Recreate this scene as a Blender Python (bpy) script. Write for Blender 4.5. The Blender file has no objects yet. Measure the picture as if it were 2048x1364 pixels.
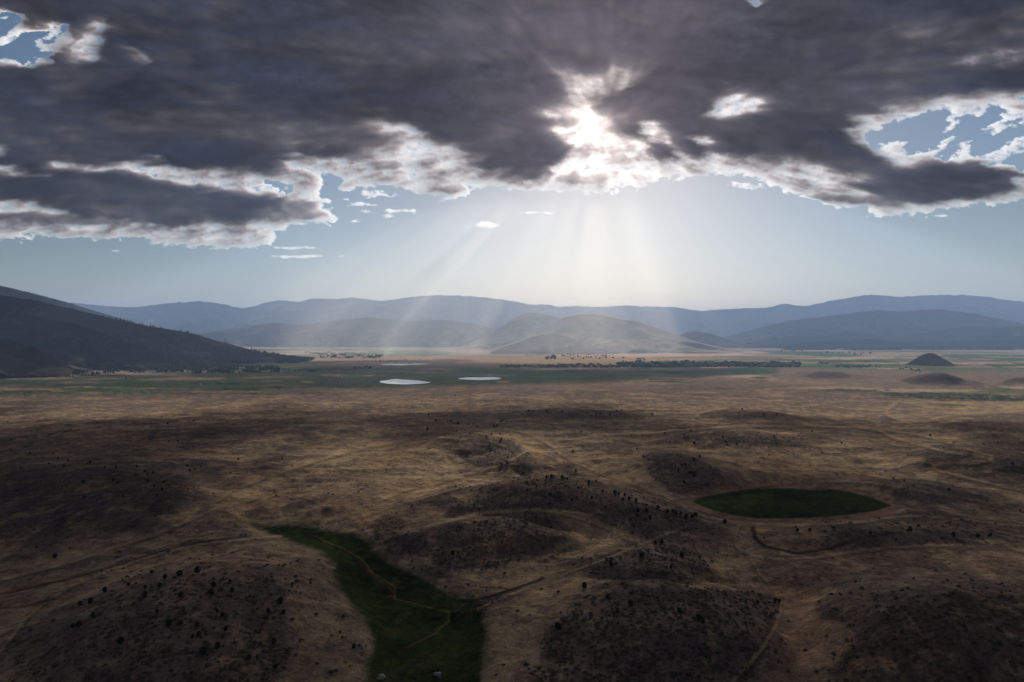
import bpy, math, random
import numpy as np
from mathutils import Vector, Matrix

S = bpy.context.scene
COL = S.collection
random.seed(7)
RNG = np.random.RandomState(11)

# ------------------------------------------------------------------ camera, sky, sun, exposure
F = 1365.3            # focal length in photograph pixels (24 mm on a 36 mm frame, 2048 px wide)
CX, HY = 1024.0, 668.0  # optical centre column, horizon row
CAMZ = 210.0
cam = bpy.data.cameras.new('camera')
cam.lens = 24.0
cam.sensor_width = 36.0
cam.clip_start = 1.0
cam.clip_end = 120000.0
cam.shift_y = (682.0 - HY) / 2048.0 * -1.0
co = bpy.data.objects.new('camera', cam)
COL.objects.link(co)
co.location = (0, 0, CAMZ)
co.rotation_euler = (math.radians(90), 0, 0)
S.camera = co

SUN_PX = (1205.0, 248.0)
sdir = Vector(((SUN_PX[0] - CX) / F, 1.0, (HY - SUN_PX[1]) / F)).normalized()
SUN_EL = math.asin(sdir.z)
SUN_AZ = math.atan2(sdir.x, sdir.y)

world = bpy.data.worlds.new('World')
S.world = world
world.use_nodes = True
wn = world.node_tree
for n in list(wn.nodes):
    wn.nodes.remove(n)
wo = wn.nodes.new('ShaderNodeOutputWorld')
wb = wn.nodes.new('ShaderNodeBackground')
sk = wn.nodes.new('ShaderNodeTexSky')
sk.sky_type = 'NISHITA'
sk.sun_disc = False
sk.sun_elevation = SUN_EL
sk.sun_rotation = SUN_AZ
sk.altitude = 1200
sk.air_density = 1.1
sk.dust_density = 0.85
sk.ozone_density = 3.0
wb.inputs['Strength'].default_value = 0.056
wt = wn.nodes.new('ShaderNodeMix'); wt.data_type = 'RGBA'; wt.blend_type = 'MULTIPLY'; wt.inputs[0].default_value = 1.0
wt.inputs[7].default_value = (1.08, 0.995, 0.94, 1)   # the camera's white balance
wn.links.new(sk.outputs[0], wt.inputs[6]); wn.links.new(wt.outputs[2], wb.inputs[0])
wn.links.new(wb.outputs[0], wo.inputs[0])

sl = bpy.data.lights.new('sun', 'SUN')
sl.energy = 5.0
sl.angle = math.radians(0.6)
sl.color = (1.0, 0.91, 0.80)
so = bpy.data.objects.new('sun', sl)
COL.objects.link(so)
so.rotation_euler = Vector((0, 0, 1)).rotation_difference(sdir).to_euler()
so.location = (0, 0, 4000)

S.view_settings.view_transform = 'Standard'
S.view_settings.look = 'None'
S.view_settings.gamma = 1.0
S.view_settings.exposure = 0.42
S.view_settings.use_curve_mapping = False
S.render.engine = 'CYCLES'
S.cycles.max_bounces = 5
S.cycles.diffuse_bounces = 2
S.cycles.glossy_bounces = 2
S.cycles.transparent_max_bounces = 8
S.cycles.volume_bounces = 1
S.cycles.use_denoising = True
S.cycles.sample_clamp_indirect = 4.0

HAZE_DENSITY = 4.8e-5
HAZE_TOP = 1480.0
HAZE_COLOR = (0.41, 0.585, 0.91)
HAZE_G = 0.08
RAIN_BEAM_DENSITY = 1.65e-4

# ------------------------------------------------------------------ numeric helpers
def noise2(x, y, seed=0):
    """Gradient noise on arrays, about -1..1."""
    x = np.asarray(x, np.float64); y = np.asarray(y, np.float64)
    r = np.random.RandomState(1000 + seed)
    perm = r.permutation(512); perm = np.concatenate([perm, perm])
    ang = r.rand(512) * 2 * np.pi
    gx, gy = np.cos(ang), np.sin(ang)
    xi = np.floor(x).astype(np.int64); yi = np.floor(y).astype(np.int64)
    xf = x - xi; yf = y - yi
    u = xf * xf * xf * (xf * (xf * 6 - 15) + 10)
    v = yf * yf * yf * (yf * (yf * 6 - 15) + 10)
    def g(ix, iy, dx, dy):
        h = perm[(perm[ix & 511] + iy) & 511]
        return gx[h] * dx + gy[h] * dy
    a = g(xi, yi, xf, yf); b = g(xi + 1, yi, xf - 1, yf)
    c = g(xi, yi + 1, xf, yf - 1); d = g(xi + 1, yi + 1, xf - 1, yf - 1)
    return 1.5 * ((a + (b - a) * u) + ((c + (d - c) * u) - (a + (b - a) * u)) * v)

def fbm(x, y, octv=5, seed=0, gain=0.5, lac=2.03):
    s = 0.0; a = 1.0; t = 0.0
    for i in range(octv):
        s = s + a * noise2(x, y, seed + 17 * i); t += a
        x = x * lac + 13.7; y = y * lac - 7.3; a *= gain
    return s / t * 1.3

def ridged(x, y, octv=4, seed=0):
    s = 0.0; a = 1.0; t = 0.0
    for i in range(octv):
        s = s + a * (1 - np.abs(noise2(x, y, seed + 31 * i)) * 1.6); t += a
        x = x * 2.1 + 5.1; y = y * 2.1 + 9.7; a *= 0.5
    return s / t

def sstep(a, b, x):
    t = np.clip((x - a) / (b - a), 0, 1)
    return t * t * (3 - 2 * t)

def poly_sd(px, py, pts, ky=1.0):
    """Signed distance (negative inside) to a closed outline."""
    p = np.array(pts, float)
    d = np.full(px.shape, 1e9); inside = np.zeros(px.shape, bool)
    n = len(p)
    for i in range(n):
        ax, ay = p[i]; bx, by = p[(i + 1) % n]
        ex, ey = bx - ax, (by - ay) * ky
        wx, wy = px - ax, (py - ay) * ky
        t = np.clip((wx * ex + wy * ey) / (ex * ex + ey * ey + 1e-9), 0, 1)
        d = np.minimum(d, (wx - ex * t) ** 2 + (wy - ey * t) ** 2)
        if ay != by:
            c = (ay > py) != (by > py)
            inside ^= c & (px < (bx - ax) * (py - ay) / (by - ay) + ax)
    d = np.sqrt(d)
    return np.where(inside, -d, d)

def line_d(px, py, pts, ky=1.0):
    p = np.array(pts, float)
    d = np.full(px.shape, 1e9)
    for i in range(len(p) - 1):
        ax, ay = p[i]; bx, by = p[i + 1]
        ex, ey = bx - ax, (by - ay) * ky
        wx, wy = px - ax, (py - ay) * ky
        t = np.clip((wx * ex + wy * ey) / (ex * ex + ey * ey + 1e-9), 0, 1)
        d = np.minimum(d, (wx - ex * t) ** 2 + (wy - ey * t) ** 2)
    return np.sqrt(d)

def mesh_np(name, verts, faces, mat=None, smooth=True, attrs=None):
    """Mesh from arrays: verts (n,3), faces (m,4) or (m,3)."""
    me = bpy.data.meshes.new(name)
    verts = np.asarray(verts, np.float32); faces = np.asarray(faces, np.int32)
    k = faces.shape[1]
    me.vertices.add(len(verts)); me.vertices.foreach_set('co', verts.ravel())
    me.loops.add(faces.size); me.loops.foreach_set('vertex_index', faces.ravel())
    me.polygons.add(len(faces))
    me.polygons.foreach_set('loop_start', np.arange(0, faces.size, k, dtype=np.int32))
    me.polygons.foreach_set('loop_total', np.full(len(faces), k, np.int32))
    if smooth:
        me.polygons.foreach_set('use_smooth', np.ones(len(faces), bool))
    me.update(calc_edges=True)
    for an, arr in (attrs or {}).items():
        arr = np.asarray(arr, np.float32)
        if arr.ndim == 1:
            at = me.attributes.new(an, 'FLOAT', 'POINT'); at.data.foreach_set('value', arr)
        else:
            at = me.attributes.new(an, 'FLOAT_COLOR', 'POINT')
            at.data.foreach_set('color', np.hstack([arr, np.ones((len(arr), 1), np.float32)]).ravel())
    if mat:
        me.materials.append(mat)
    return me

def grid_faces(nr, nc, wrap=False):
    i = np.arange(nr - 1)[:, None]; j = np.arange(nc if wrap else nc - 1)[None, :]
    j2 = (j + 1) % nc
    a = i * nc + j; b = i * nc + j2; c = (i + 1) * nc + j2; d = (i + 1) * nc + j
    return np.stack([a, b, c, d], -1).reshape(-1, 4)

def link(name, me, parent=None, kind=None, label=None, cat=None, group=None, loc=None):
    o = bpy.data.objects.new(name, me)
    COL.objects.link(o)
    if parent: o.parent = parent
    if loc is not None: o.location = loc
    if kind: o['kind'] = kind
    if label: o['label'] = label
    if cat: o['category'] = cat
    if group: o['group'] = group
    return o

# ------------------------------------------------------------------ material helpers
def new_mat(name):
    m = bpy.data.materials.new(name); m.use_nodes = True
    nt = m.node_tree
    for n in list(nt.nodes): nt.nodes.remove(n)
    out = nt.nodes.new('ShaderNodeOutputMaterial')
    return m, nt, out

class NT:
    def __init__(s, nt): s.nt = nt
    def n(s, t, **kw):
        x = s.nt.nodes.new(t)
        for k, v in kw.items(): setattr(x, k, v)
        return x
    def l(s, a, b): s.nt.links.new(a, b)
    def val(s, inp, v):
        if hasattr(v, 'is_output') or isinstance(v, bpy.types.NodeSocket): s.l(v, inp)
        else: inp.default_value = v
    def math(s, op, a, b=0.0, c=0.0, clamp=False):
        m = s.n('ShaderNodeMath', operation=op); m.use_clamp = clamp
        s.val(m.inputs[0], a); s.val(m.inputs[1], b); s.val(m.inputs[2], c)
        return m.outputs[0]
    def noise(s, vec, scale, detail=4, rough=0.55, dist=0.0):
        m = s.n('ShaderNodeTexNoise'); s.l(vec, m.inputs['Vector'])
        m.inputs['Scale'].default_value = scale; m.inputs['Detail'].default_value = detail
        m.inputs['Roughness'].default_value = rough; m.inputs['Distortion'].default_value = dist
        return m.outputs['Fac']
    def mapr(s, v, a, b, c, d, smooth=False):
        m = s.n('ShaderNodeMapRange'); m.interpolation_type = 'SMOOTHSTEP' if smooth else 'LINEAR'
        s.val(m.inputs[0], v)
        for i, q in zip((1, 2, 3, 4), (a, b, c, d)): s.val(m.inputs[i], q)
        return m.outputs[0]
    def mix(s, f, a, b, mode='MIX'):
        m = s.n('ShaderNodeMix', data_type='RGBA', blend_type=mode)
        s.val(m.inputs[0], f)
        s.val(m.inputs[6], a if not isinstance(a, tuple) else (*a[:3], 1))
        s.val(m.inputs[7], b if not isinstance(b, tuple) else (*b[:3], 1))
        return m.outputs[2]
    def attr(s, name):
        a = s.n('ShaderNodeAttribute'); a.attribute_name = name; return a
    def vmath(s, op, a, b=None, sc=None):
        m = s.n('ShaderNodeVectorMath', operation=op)
        s.val(m.inputs[0], a)
        if b is not None: s.val(m.inputs[1], b)
        if sc is not None: m.inputs['Scale'].default_value = sc
        return m

def simple_mat(name, col, rough=0.9, var=0.25, scale=1.0, spec=0.2):
    m, nt, out = new_mat(name); g = NT(nt)
    geo = g.n('ShaderNodeTexCoord').outputs['Object']
    nz = g.noise(geo, scale, 5)
    c = g.mix(g.mapr(nz, 0.3, 0.7, 0, 1), tuple(x * (1 - var) for x in col), tuple(min(1, x * (1 + var)) for x in col))
    b = g.n('ShaderNodeBsdfPrincipled')
    g.l(c, b.inputs['Base Color']); b.inputs['Roughness'].default_value = rough
    b.inputs['Specular IOR Level'].default_value = spec
    g.l(b.outputs[0], out.inputs[0])
    return m

# ------------------------------------------------------------------ lie of the land
def base_z(R):
    """Height of the smoothed land at distance R from under the camera."""
    R = np.asarray(R, float)
    return 70.0 * (1 - sstep(650, 2550, R)) + 0.0

_R = np.exp(np.linspace(math.log(60), math.log(60000), 4000))
_PY = HY + F * (CAMZ - base_z(_R)) / _R
def depth_at(py):
    return np.interp(-np.asarray(py, float), -_PY, _R)

def at(px, py, z=None):
    """Plan position of a surveyed direction on the smoothed land."""
    if z is None:
        Y = float(depth_at(py))
    else:
        Y = (CAMZ - z) * F / (py - HY)
    return Vector(((px - CX) / F * Y, Y, 0))

BUMPS = []
def bump(px, py, wpx, dm, h, p=1.4, rot=0.0):
    h = h * (1.0 if h > 22 else 1.25)
    Y = float(depth_at(py))
    for _ in range(12):
        Y = 0.5 * Y + 0.5 * (CAMZ - float(base_z(Y)) - h) * F / (py - HY)
    BUMPS.append(((px - CX) / F * Y, Y, wpx / F * Y, dm, h, p, rot))

# (crest column, crest row, half width, half depth in metres, height in metres)
bump(1095, 957, 170, 62, 19, 1.3, -0.1)
bump(1225, 985, 130, 55, 13, 1.2, -0.25)
bump(1345, 1018, 130, 45, 9, 1.2, -0.25)
bump(960, 985, 130, 55, 8)
bump(975, 1047, 165, 36, 9, 1.6)
bump(940, 868, 110, 80, 13)
bump(1030, 905, 80, 60, 8)
bump(395, 1165, 240, 75, 13, 1.5)
bump(1345, 1190, 225, 55, 13, 1.6)
bump(1290, 1108, 135, 35, 8, 1.5)
bump(1960, 1200, 330, 70, 20, 1.6)
bump(1365, 912, 110, 75, 12, 1.4)
bump(1500, 862, 200, 75, 10, 1.5)
bump(1160, 822, 165, 90, 9, 1.5)
bump(1490, 819, 125, 90, 10, 1.5)
bump(2000, 833, 170, 110, 13, 1.5)
bump(1430, 757, 190, 260, 14, 1.4)
bump(140, 930, 330, 110, 9)
bump(300, 985, 160, 60, 8)
bump(560, 930, 150, 80, 5)
bump(1720, 1052, 230, 22, 6, 1.8)
bump(1985, 895, 170, 70, 11, 1.5)
bump(1800, 962, 160, 30, 7)
bump(560, 803, 60, 60, 6)
bump(1010, 797, 110, 90, 7)
bump(1650, 742, 60, 150, 24, 1.1)
bump(1880, 747, 52, 110, 42, 1.0)
bump(2050, 757, 40, 110, 30, 1.1)
bump(250, 862, 300, 130, 5)
bump(720, 842, 160, 130, 5)
bump(1700, 880, 120, 60, 5)
bump(1270, 862, 120, 80, 5)
bump(640, 985, 120, 50, 5)

MEADOW = [(500, 1044), (560, 1053), (640, 1062), (700, 1068), (738, 1094), (772, 1125), (830, 1158), (900, 1186),
          (955, 1208), (962, 1260), (960, 1364), (985, 1560), (725, 1560), (738, 1364), (748, 1290), (738, 1240),
          (700, 1205), (672, 1165), (672, 1130), (645, 1098), (590, 1080), (520, 1060)]
FIELD = [(1386, 1003), (1405, 995), (1430, 988), (1480, 981), (1530, 976), (1590, 977), (1630, 980), (1665, 978.5), (1700, 984), (1745, 996), (1784, 1011),
         (1755, 1021), (1710, 1028), (1650, 1034), (1580, 1037), (1520, 1037), (1470, 1031), (1425, 1020), (1398, 1010)]
def chaikin(p, k=2):
    p = [np.array(q, float) for q in p]
    for _ in range(k):
        p = [x for i in range(len(p)) for x in (p[i] * .75 + p[(i + 1) % len(p)] * .25, p[i] * .25 + p[(i + 1) % len(p)] * .75)]
    return [tuple(q) for q in p]
PONDS = [[(755, 763), (775, 760), (792, 757.5), (800, 759), (830, 760), (850, 763), (865, 764.5), (850, 767), (815, 769), (790, 768), (770, 767)],
         [(911, 757.5), (930, 755), (950, 754.5), (965, 755), (985, 753.5), (1008, 757), (990, 759), (960, 760.2), (930, 759)],
         [(755, 728.3), (775, 727.5), (800, 728), (818, 727), (856, 727.2), (858, 728.4), (820, 729.6), (800, 730.8), (775, 729.6)]]
POND_Z = 0.4

def land_z(X, Y):
    R = np.hypot(X, Y)
    Ys = np.maximum(Y, 1.0)
    px = CX + F * X / Ys
    zb = base_z(R)
    py = HY + F * (CAMZ - zb) / np.maximum(Ys, 30)
    z = zb.copy()
    near = 1 - sstep(1700, 2500, R)
    far = 1 - sstep(2600, 3600, R)
    z += near * 7.0 * fbm(X / 240, Y / 190, 4, 3)
    z += near * 2.6 * (ridged(X / 120 + 0.3 * fbm(X / 90, Y / 90, 2, 8), Y / 70, 3, 5) - 0.6)
    z += (near * 0.55 + far * 0.25) * fbm(X / 17, Y / 17, 3, 9)
    bz = np.zeros_like(z)
    for (bx, by, rx, ry, h, p, rot) in BUMPS:
        m = (np.abs(X - bx) < 3 * rx + 3 * ry) & (np.abs(Y - by) < 3 * ry + 2 * rx * abs(rot) + 10) & (Y > 0)
        if not m.any(): continue
        dx = X[m] - bx; dy = Y[m] - by
        c, s_ = math.cos(rot), math.sin(rot)
        ex = (dx * c + dy * s_) / rx; ey = (-dx * s_ + dy * c) / ry
        wob = 1 + 0.16 * noise2(dx / (rx * .5) + bx, dy / (ry * .6), 77)
        r = np.sqrt(ex * ex + ey * ey) * wob
        bz[m] = np.maximum(bz[m], h * np.exp(-(r ** (2 * p)) * 0.9))
    z += bz
    front = (Y > 150) & (Y < 900)
    if front.any():
        d = poly_sd(px[front], py[front], MEADOW, 1.0)
        z[front] -= 6.5 * (1 - sstep(-55, 45, d)) 
        d = poly_sd(px[front], py[front], FIELD, 3.0)
        k = 1 - sstep(10, 70, d)
        z[front] = z[front] * (1 - k) + (66.5) * k
    for pp in PONDS:
        ax = sum(p[0] for p in pp) / len(pp); ay = sum(p[1] for p in pp) / len(pp)
        c = at(ax, ay, 0)
        d = np.hypot((X - c.x) / 1.0, (Y - c.y))
        k = 1 - sstep(190, 420, d)
        z = z * (1 - k)
    return z

# ------------------------------------------------------------------ ground mesh
az_dense = np.radians(np.arange(-40.5, 40.51, 0.088))
az_rest = np.radians(np.arange(43.5, 316.6, 4.0))
AZ = np.concatenate([az_dense, az_rest])
rows = np.arange(1520, 678, -1.32)
RR = np.concatenate([[6, 25, 50, 80, 110, 140, 165, 185, 200], depth_at(rows)])
RR = RR[(np.concatenate([[True], np.diff(RR) > 0]))]
RR = np.concatenate([RR, [32000.0]])
AA, RG = np.meshgrid(AZ, RR)
GX = (RG * np.sin(AA)).ravel(); GY = (RG * np.cos(AA)).ravel()
GZ = land_z(GX, GY)
GPX = CX + F * GX / np.maximum(GY, 1); GPY = HY + F * (CAMZ - GZ) / np.maximum(GY, 1)

# land cover: surveyed outlines of meadows, fields, sagebrush slopes (shade painted in) and pale grass
C_DRY = np.array((0.200, 0.156, 0.118)); C_GOLD = np.array((0.40, 0.300, 0.180)); C_PALE = np.array((0.40, 0.31, 0.22))
C_SAGE_SHADE = np.array((0.132, 0.109, 0.089)); C_GREEN = np.array((0.026, 0.040, 0.016)); C_LUSH = np.array((0.055, 0.085, 0.020))  # sagebrush tone, which also paints the shade on dark slopes
C_FARG = np.array((0.10, 0.155, 0.070)); C_TAN = np.array((0.46, 0.34, 0.25)); C_DIRT = np.array((0.26, 0.17, 0.12))
C_RUST = np.array((0.13, 0.075, 0.028)); C_DKG = np.array((0.038, 0.060, 0.038))

wx = 13 * fbm(GX / 60, GY / 60, 5, 41, .6); wy = 7 * fbm(GX / 60, GY / 60, 5, 42, .6)
sc_ = np.clip((GPY - HY) / 350.0, 0.05, 1.3)
QX = GPX + wx * sc_; QY = GPY + wy * sc_
cover = np.tile(C_DRY, (len(GX), 1)); sage = np.full(len(GX), 0.25)
infront = (GY > 100) & (np.abs(GPX - 1024) < 2500)

def paint(mask, col, sg=None):
    global cover, sage
    m = mask[:, None]
    cover = cover * (1 - m) + np.asarray(col)[None, :] * m
    if sg is not None: sage = sage * (1 - mask) + sg * mask
def P(pts, col, soft=12, sg=None, a=1.0, ky=2.2, sharp=False):
    xs = [p[0] for p in pts]; ys = [p[1] for p in pts]
    ext = soft * 2 + 5
    m = infront & (QX > min(xs) - ext) & (QX < max(xs) + ext) & (QY > min(ys) - ext) & (QY < max(ys) + ext)
    if not m.any(): return
    out = np.zeros(len(GX)); x, y = (GPX, GPY) if sharp else (QX, QY)
    out[m] = a * (1 - sstep(-soft, soft, poly_sd(x[m], y[m], pts, ky)))
    paint(out, col, sg)
def L(pts, w, col, soft=4, sg=None, a=1.0, ky=2.2):
    xs = [p[0] for p in pts]; ys = [p[1] for p in pts]
    ext = w + soft + 5
    m = infront & (QX > min(xs) - ext) & (QX < max(xs) + ext) & (QY > min(ys) - ext) & (QY < max(ys) + ext)
    if not m.any(): return
    out = np.zeros(len(GX)); x, y = 0.5 * (GPX[m] + QX[m]), 0.5 * (GPY[m] + QY[m])
    out[m] = a * (1 - sstep(w - soft, w + soft, line_d(x, y, pts, ky)))
    paint(out, col, sg)

# broad variation of the dry range: pale grass in the swales, brown and sage on the rises
def swale(sc, seed, w):
    n = noise2(GX / sc + 0.5 * fbm(GX / sc / .6, GY / sc / .6, 2, seed + 1), GY / (sc * .75), seed)
    return (1 - sstep(0, w, np.abs(n))) * (1 - sstep(1700, 2500, GY))
v1 = fbm(GX / 170, GY / 120, 5, 61); v2 = fbm(GX / 45, GY / 60, 4, 63)
paint(sstep(0.02, 0.5, v1 + 0.35 * v2) * 0.75, C_GOLD, 0.1)
paint(sstep(0.1, 0.55, -v1 + 0.3 * v2) * 0.75 * (1 - 0.7 * sstep(900, 1400, GY)), C_SAGE_SHADE, 0.8)
paint(swale(230, 71, .07) * 0.55, C_GOLD, 0.05)
paint(swale(150, 72, .05) * 0.5, C_SAGE_SHADE, 0.5)
paint(swale(90, 73, .06) * 0.35, C_GOLD, 0.1)
q_ = 22.0
lap = (land_z(GX + q_, GY) + land_z(GX - q_, GY) + land_z(GX, GY + q_) + land_z(GX, GY - q_)) / 4 - GZ
mid_ = 1 - sstep(1900, 2500, GY)
paint(sstep(0.10, 0.75, lap) * 0.6 * mid_, C_GOLD * 1.05, 0.05)
paint(sstep(0.10, 0.9, -lap) * 0.45 * mid_, C_SAGE_SHADE * 1.3, 0.6)
sl_ = (land_z(GX, GY + 8) - GZ) / 8.0           # steep near sides painted dark: sagebrush plus shade away from the sun
paint(np.where(GY > 0, sstep(0.10, 0.34, sl_), 0) * 0.6, C_SAGE_SHADE, 0.9)

# far valley floor: long fields
farm = sstep(2500, 3000, GY)
paint(farm, C_TAN * 0.85, 0.0)
rf = np.random.RandomState(5)
FC = [C_TAN, C_TAN * 0.7, C_GOLD * 0.9, C_FARG, C_FARG * 0.7, C_FARG * 1.3, C_DKG * 1.8, C_DRY, C_PALE, C_DRY * 1.3, C_TAN * 0.7]
for i in range(320):
    py = 686 + (rf.rand() ** 1.3) * 62
    Yc = CAMZ * F / (py - HY); pxc = rf.uniform(-500, 2500)
    xc = (pxc - CX) / F * Yc; wl = rf.uniform(250, 1300) ; hl = rf.uniform(90, 520)
    rot = 0.25 * rf.randn(); c, s_ = math.cos(rot), math.sin(rot)
    m = (np.abs(GX - xc) < wl * 1.5) & (np.abs(GY - Yc) < wl * 1.5) & (GY > 2900)
    if not m.any(): continue
    ex = np.abs((GX[m] - xc) * c + (GY[m] - Yc) * s_) / wl; ey = np.abs(-(GX[m] - xc) * s_ + (GY[m] - Yc) * c) / hl
    out = np.zeros(len(GX)); out[m] = 0.92 * (1 - sstep(0.95, 1.03, np.maximum(ex, ey)))
    paint(out, FC[rf.randint(len(FC))] * rf.uniform(0.8, 1.15), 0.0)
P([(-400, 762), (200, 752), (400, 745), (620, 733), (900, 733), (1250, 738), (1500, 737), (1545, 745), (1380, 752), (1200, 766),
   (1000, 771), (840, 774), (700, 779), (560, 780), (400, 786), (200, 790), (-400, 797)], C_DKG * 1.15, 14, 0.2, 0.92)
for i in range(190):                      # strips of hay, wet grass and bare ground across the flats
    y0 = 737 + rf.rand() * 52; x0 = rf.uniform(-300, 1500 if y0 < 768 else 600); w_ = rf.uniform(40, 210)
    c_ = [C_DKG * .6, C_DKG * 1.8, C_FARG * .8, C_LUSH * .9, C_DRY * .9, C_GOLD * .7, C_SAGE_SHADE, C_SAGE_SHADE * .8, C_LUSH][rf.randint(9)] * rf.uniform(.8, 1.2)
    P([(x0, y0), (x0 + w_ * .3, y0 - rf.uniform(1, 3)), (x0 + w_, y0 - rf.uniform(-1.5, 2)), (x0 + w_ * .6, y0 + rf.uniform(1, 3))], c_, 2.5, 0, rf.uniform(.7, 1), 4)
for (x0, x1, y0, c) in [(0, 180, 757, C_GOLD * .8), (60, 240, 765, C_DRY * 1.3), (-50, 70, 779, C_PALE * .7), (300, 460, 760, C_DRY), (180, 260, 757, C_GOLD * .8),
                        (480, 560, 755, C_GOLD * .7), (60, 150, 781, C_GOLD * .6), (590, 640, 764, C_DRY * 1.2), (1040, 1130, 757, C_LUSH), (900, 990, 738, C_LUSH * 1.1)]:
    P([(x0, y0), ((x0 + x1) / 2, y0 - 1.5), (x1, y0), ((x0 + x1) / 2, y0 + 1.8)], c, 3, 0, 0.8, 4)
P([(930, 719), (1060, 713), (1250, 716), (1480, 716), (1300, 724), (1100, 727), (960, 724)], C_GOLD * 1.1, 5, 0)
P([(690, 706), (760, 701), (860, 700), (930, 707), (860, 711), (720, 710)], C_FARG * 1.1, 4, 0)
P([(560, 714), (900, 712), (1000, 716), (820, 720), (600, 722)], C_TAN * 1.1, 4, 0)
P([(1080, 712), (1400, 703), (1560, 702), (1500, 711), (1250, 716)], C_TAN * 1.15, 4, 0)
P([(1500, 700), (1640, 702), (1740, 711), (1700, 714), (1560, 709)], C_FARG, 3, 0)
P([(1560, 716), (1700, 718), (1790, 722), (1650, 726), (1540, 722)], C_FARG * .8, 3, 0)
P([(1880, 709), (2300, 708), (2300, 722), (1980, 722), (1900, 716)], C_FARG * .9, 3, 0)
P([(1940, 726), (2300, 727), (2300, 738), (2010, 737)], C_FARG * .8, 3, 0)
P([(1560, 735), (1900, 742), (2300, 745), (2300, 782), (1800, 775), (1550, 758)], C_DRY * 1.3, 8, 0.4)
for i in range(70):
    y0 = 699 + rf.rand() ** 1.2 * 90; x0 = rf.uniform(1250 if y0 < 726 else 1560, 2150); w_ = rf.uniform(60, 260); h_ = 0.7 + (y0 - 695) * .03
    if 737 < y0 < 774: continue
    c_ = [C_GOLD * 1.3, C_FARG * 1.4, C_FARG, C_PALE * 1.15, C_LUSH * 1.6, C_TAN * 1.15, C_DKG * 1.6][rf.randint(7)] * rf.uniform(.85, 1.15)
    P([(x0, y0), (x0 + w_ * .25, y0 - h_), (x0 + w_, y0 - rf.uniform(-1, 1)), (x0 + w_ * .7, y0 + h_ * 1.1)], c_, 1.6, 0, .85, 3)
P([(1750, 786), (1850, 784), (2040, 792), (2300, 796), (2300, 803), (1900, 801), (1790, 795)], C_DKG, 4, 0)
P([(1790, 803), (1900, 802), (2300, 806), (2300, 822), (2000, 822), (1850, 814)], C_GOLD, 5, 0)
P([(1830, 808), (1890, 806), (1950, 811), (1900, 815)], C_LUSH, 4, 0, 0.7)
# pale grass
P([(425, 1015), (470, 975), (600, 935), (690, 885), (830, 875), (905, 890), (935, 920), (925, 955), (860, 990), (790, 1022),
   (745, 1050), (700, 1058), (620, 1052), (520, 1042), (440, 1035)], C_GOLD * 1.05, 26, 0.05, 0.85)
P([(520, 985), (620, 950), (740, 955), (770, 985), (680, 1005), (560, 1010)], C_DRY * 1.1, 16, 0.4, 0.6)
P([(1130, 912), (1200, 905), (1290, 915), (1325, 950), (1350, 1000), (1255, 975), (1160, 942)], C_GOLD * 1.1, 12, 0.0, 0.9)
P([(1020, 858), (1080, 865), (1110, 900), (1080, 925), (1030, 895), (950, 868)], C_GOLD, 12, 0.1, 0.7)
P([(1415, 912), (1560, 900), (1700, 915), (1725, 948), (1600, 970), (1480, 968), (1430, 942)], C_GOLD * .9, 16, 0.1, 0.7)
P([(560, 1112), (640, 1128), (662, 1180), (705, 1232), (735, 1300), (710, 1500), (600, 1500), (590, 1250), (575, 1180)], C_GOLD * .75, 18, 0.2, 0.7)
P([(975, 1230), (1090, 1160), (1180, 1120), (1150, 1180), (1080, 1260), (1020, 1340), (980, 1500), (965, 1364)], C_GOLD * .85, 16, 0.1, 0.8)
P([(350, 1100), (520, 1075), (640, 1095), (640, 1125), (560, 1120), (420, 1125)], C_GOLD * .9, 12, 0.1, 0.7)
P([(1560, 1080), (1800, 1090), (2100, 1110), (2300, 1170), (1900, 1160), (1600, 1180), (1500, 1140)], C_DRY * 0.95, 20, 0.2, 0.8)
P([(1110, 1030), (1190, 1035), (1250, 1062), (1245, 1092), (1180, 1120), (1130, 1110), (1145, 1070)], C_GOLD * .85, 9, 0.1, 0.85)
# sagebrush, with slope and cloud shade painted into its dark tone
P([(905, 1012), (990, 968), (1100, 955), (1200, 975), (1290, 1003), (1400, 1032), (1460, 1052), (1400, 1062), (1290, 1082), (1240, 1055),
   (1180, 1030), (1080, 1018), (980, 1018), (920, 1030)], C_SAGE_SHADE, 12, 0.9, 0.85)
P([(795, 1090), (830, 1062), (900, 1045), (1050, 1032), (1120, 1045), (1132, 1078), (1080, 1108), (980, 1138), (880, 1132)], C_SAGE_SHADE * .9, 7, 0.8, 0.95)
P([(760, 1030), (810, 1040), (800, 1080), (760, 1090), (740, 1060)], C_SAGE_SHADE * .7, 8, 0.9, 0.7)
P([(230, 1190), (400, 1152), (540, 1160), (572, 1230), (560, 1320), (450, 1500), (150, 1500), (160, 1270)], C_SAGE_SHADE * 1.2, 20, 0.9, 0.75)
P([(500, 1160), (560, 1170), (580, 1300), (540, 1500), (440, 1500), (480, 1300)], C_SAGE_SHADE * .8, 18, 0.9, 0.6)
P([(1190, 1110), (1330, 1092), (1405, 1108), (1422, 1138), (1390, 1160), (1250, 1172), (1180, 1150)], C_SAGE_SHADE * 1.1, 9, 0.9, 0.85)
P([(1150, 1200), (1300, 1182), (1440, 1180), (1545, 1188), (1562, 1210), (1530, 1290), (1450, 1500), (1050, 1500), (1080, 1280)], C_SAGE_SHADE, 12, 0.95, 0.85)
P([(1770, 1225), (1830, 1195), (1920, 1182), (2048, 1198), (2400, 1250), (2400, 1600), (1560, 1600), (1680, 1330)], C_SAGE_SHADE * .75, 22, 0.8, 0.9)
P([(885, 872), (950, 862), (1030, 882), (1062, 918), (1050, 948), (980, 942), (935, 925), (905, 892)], C_SAGE_SHADE * 1.1, 9, 0.8, 0.8)
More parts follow.
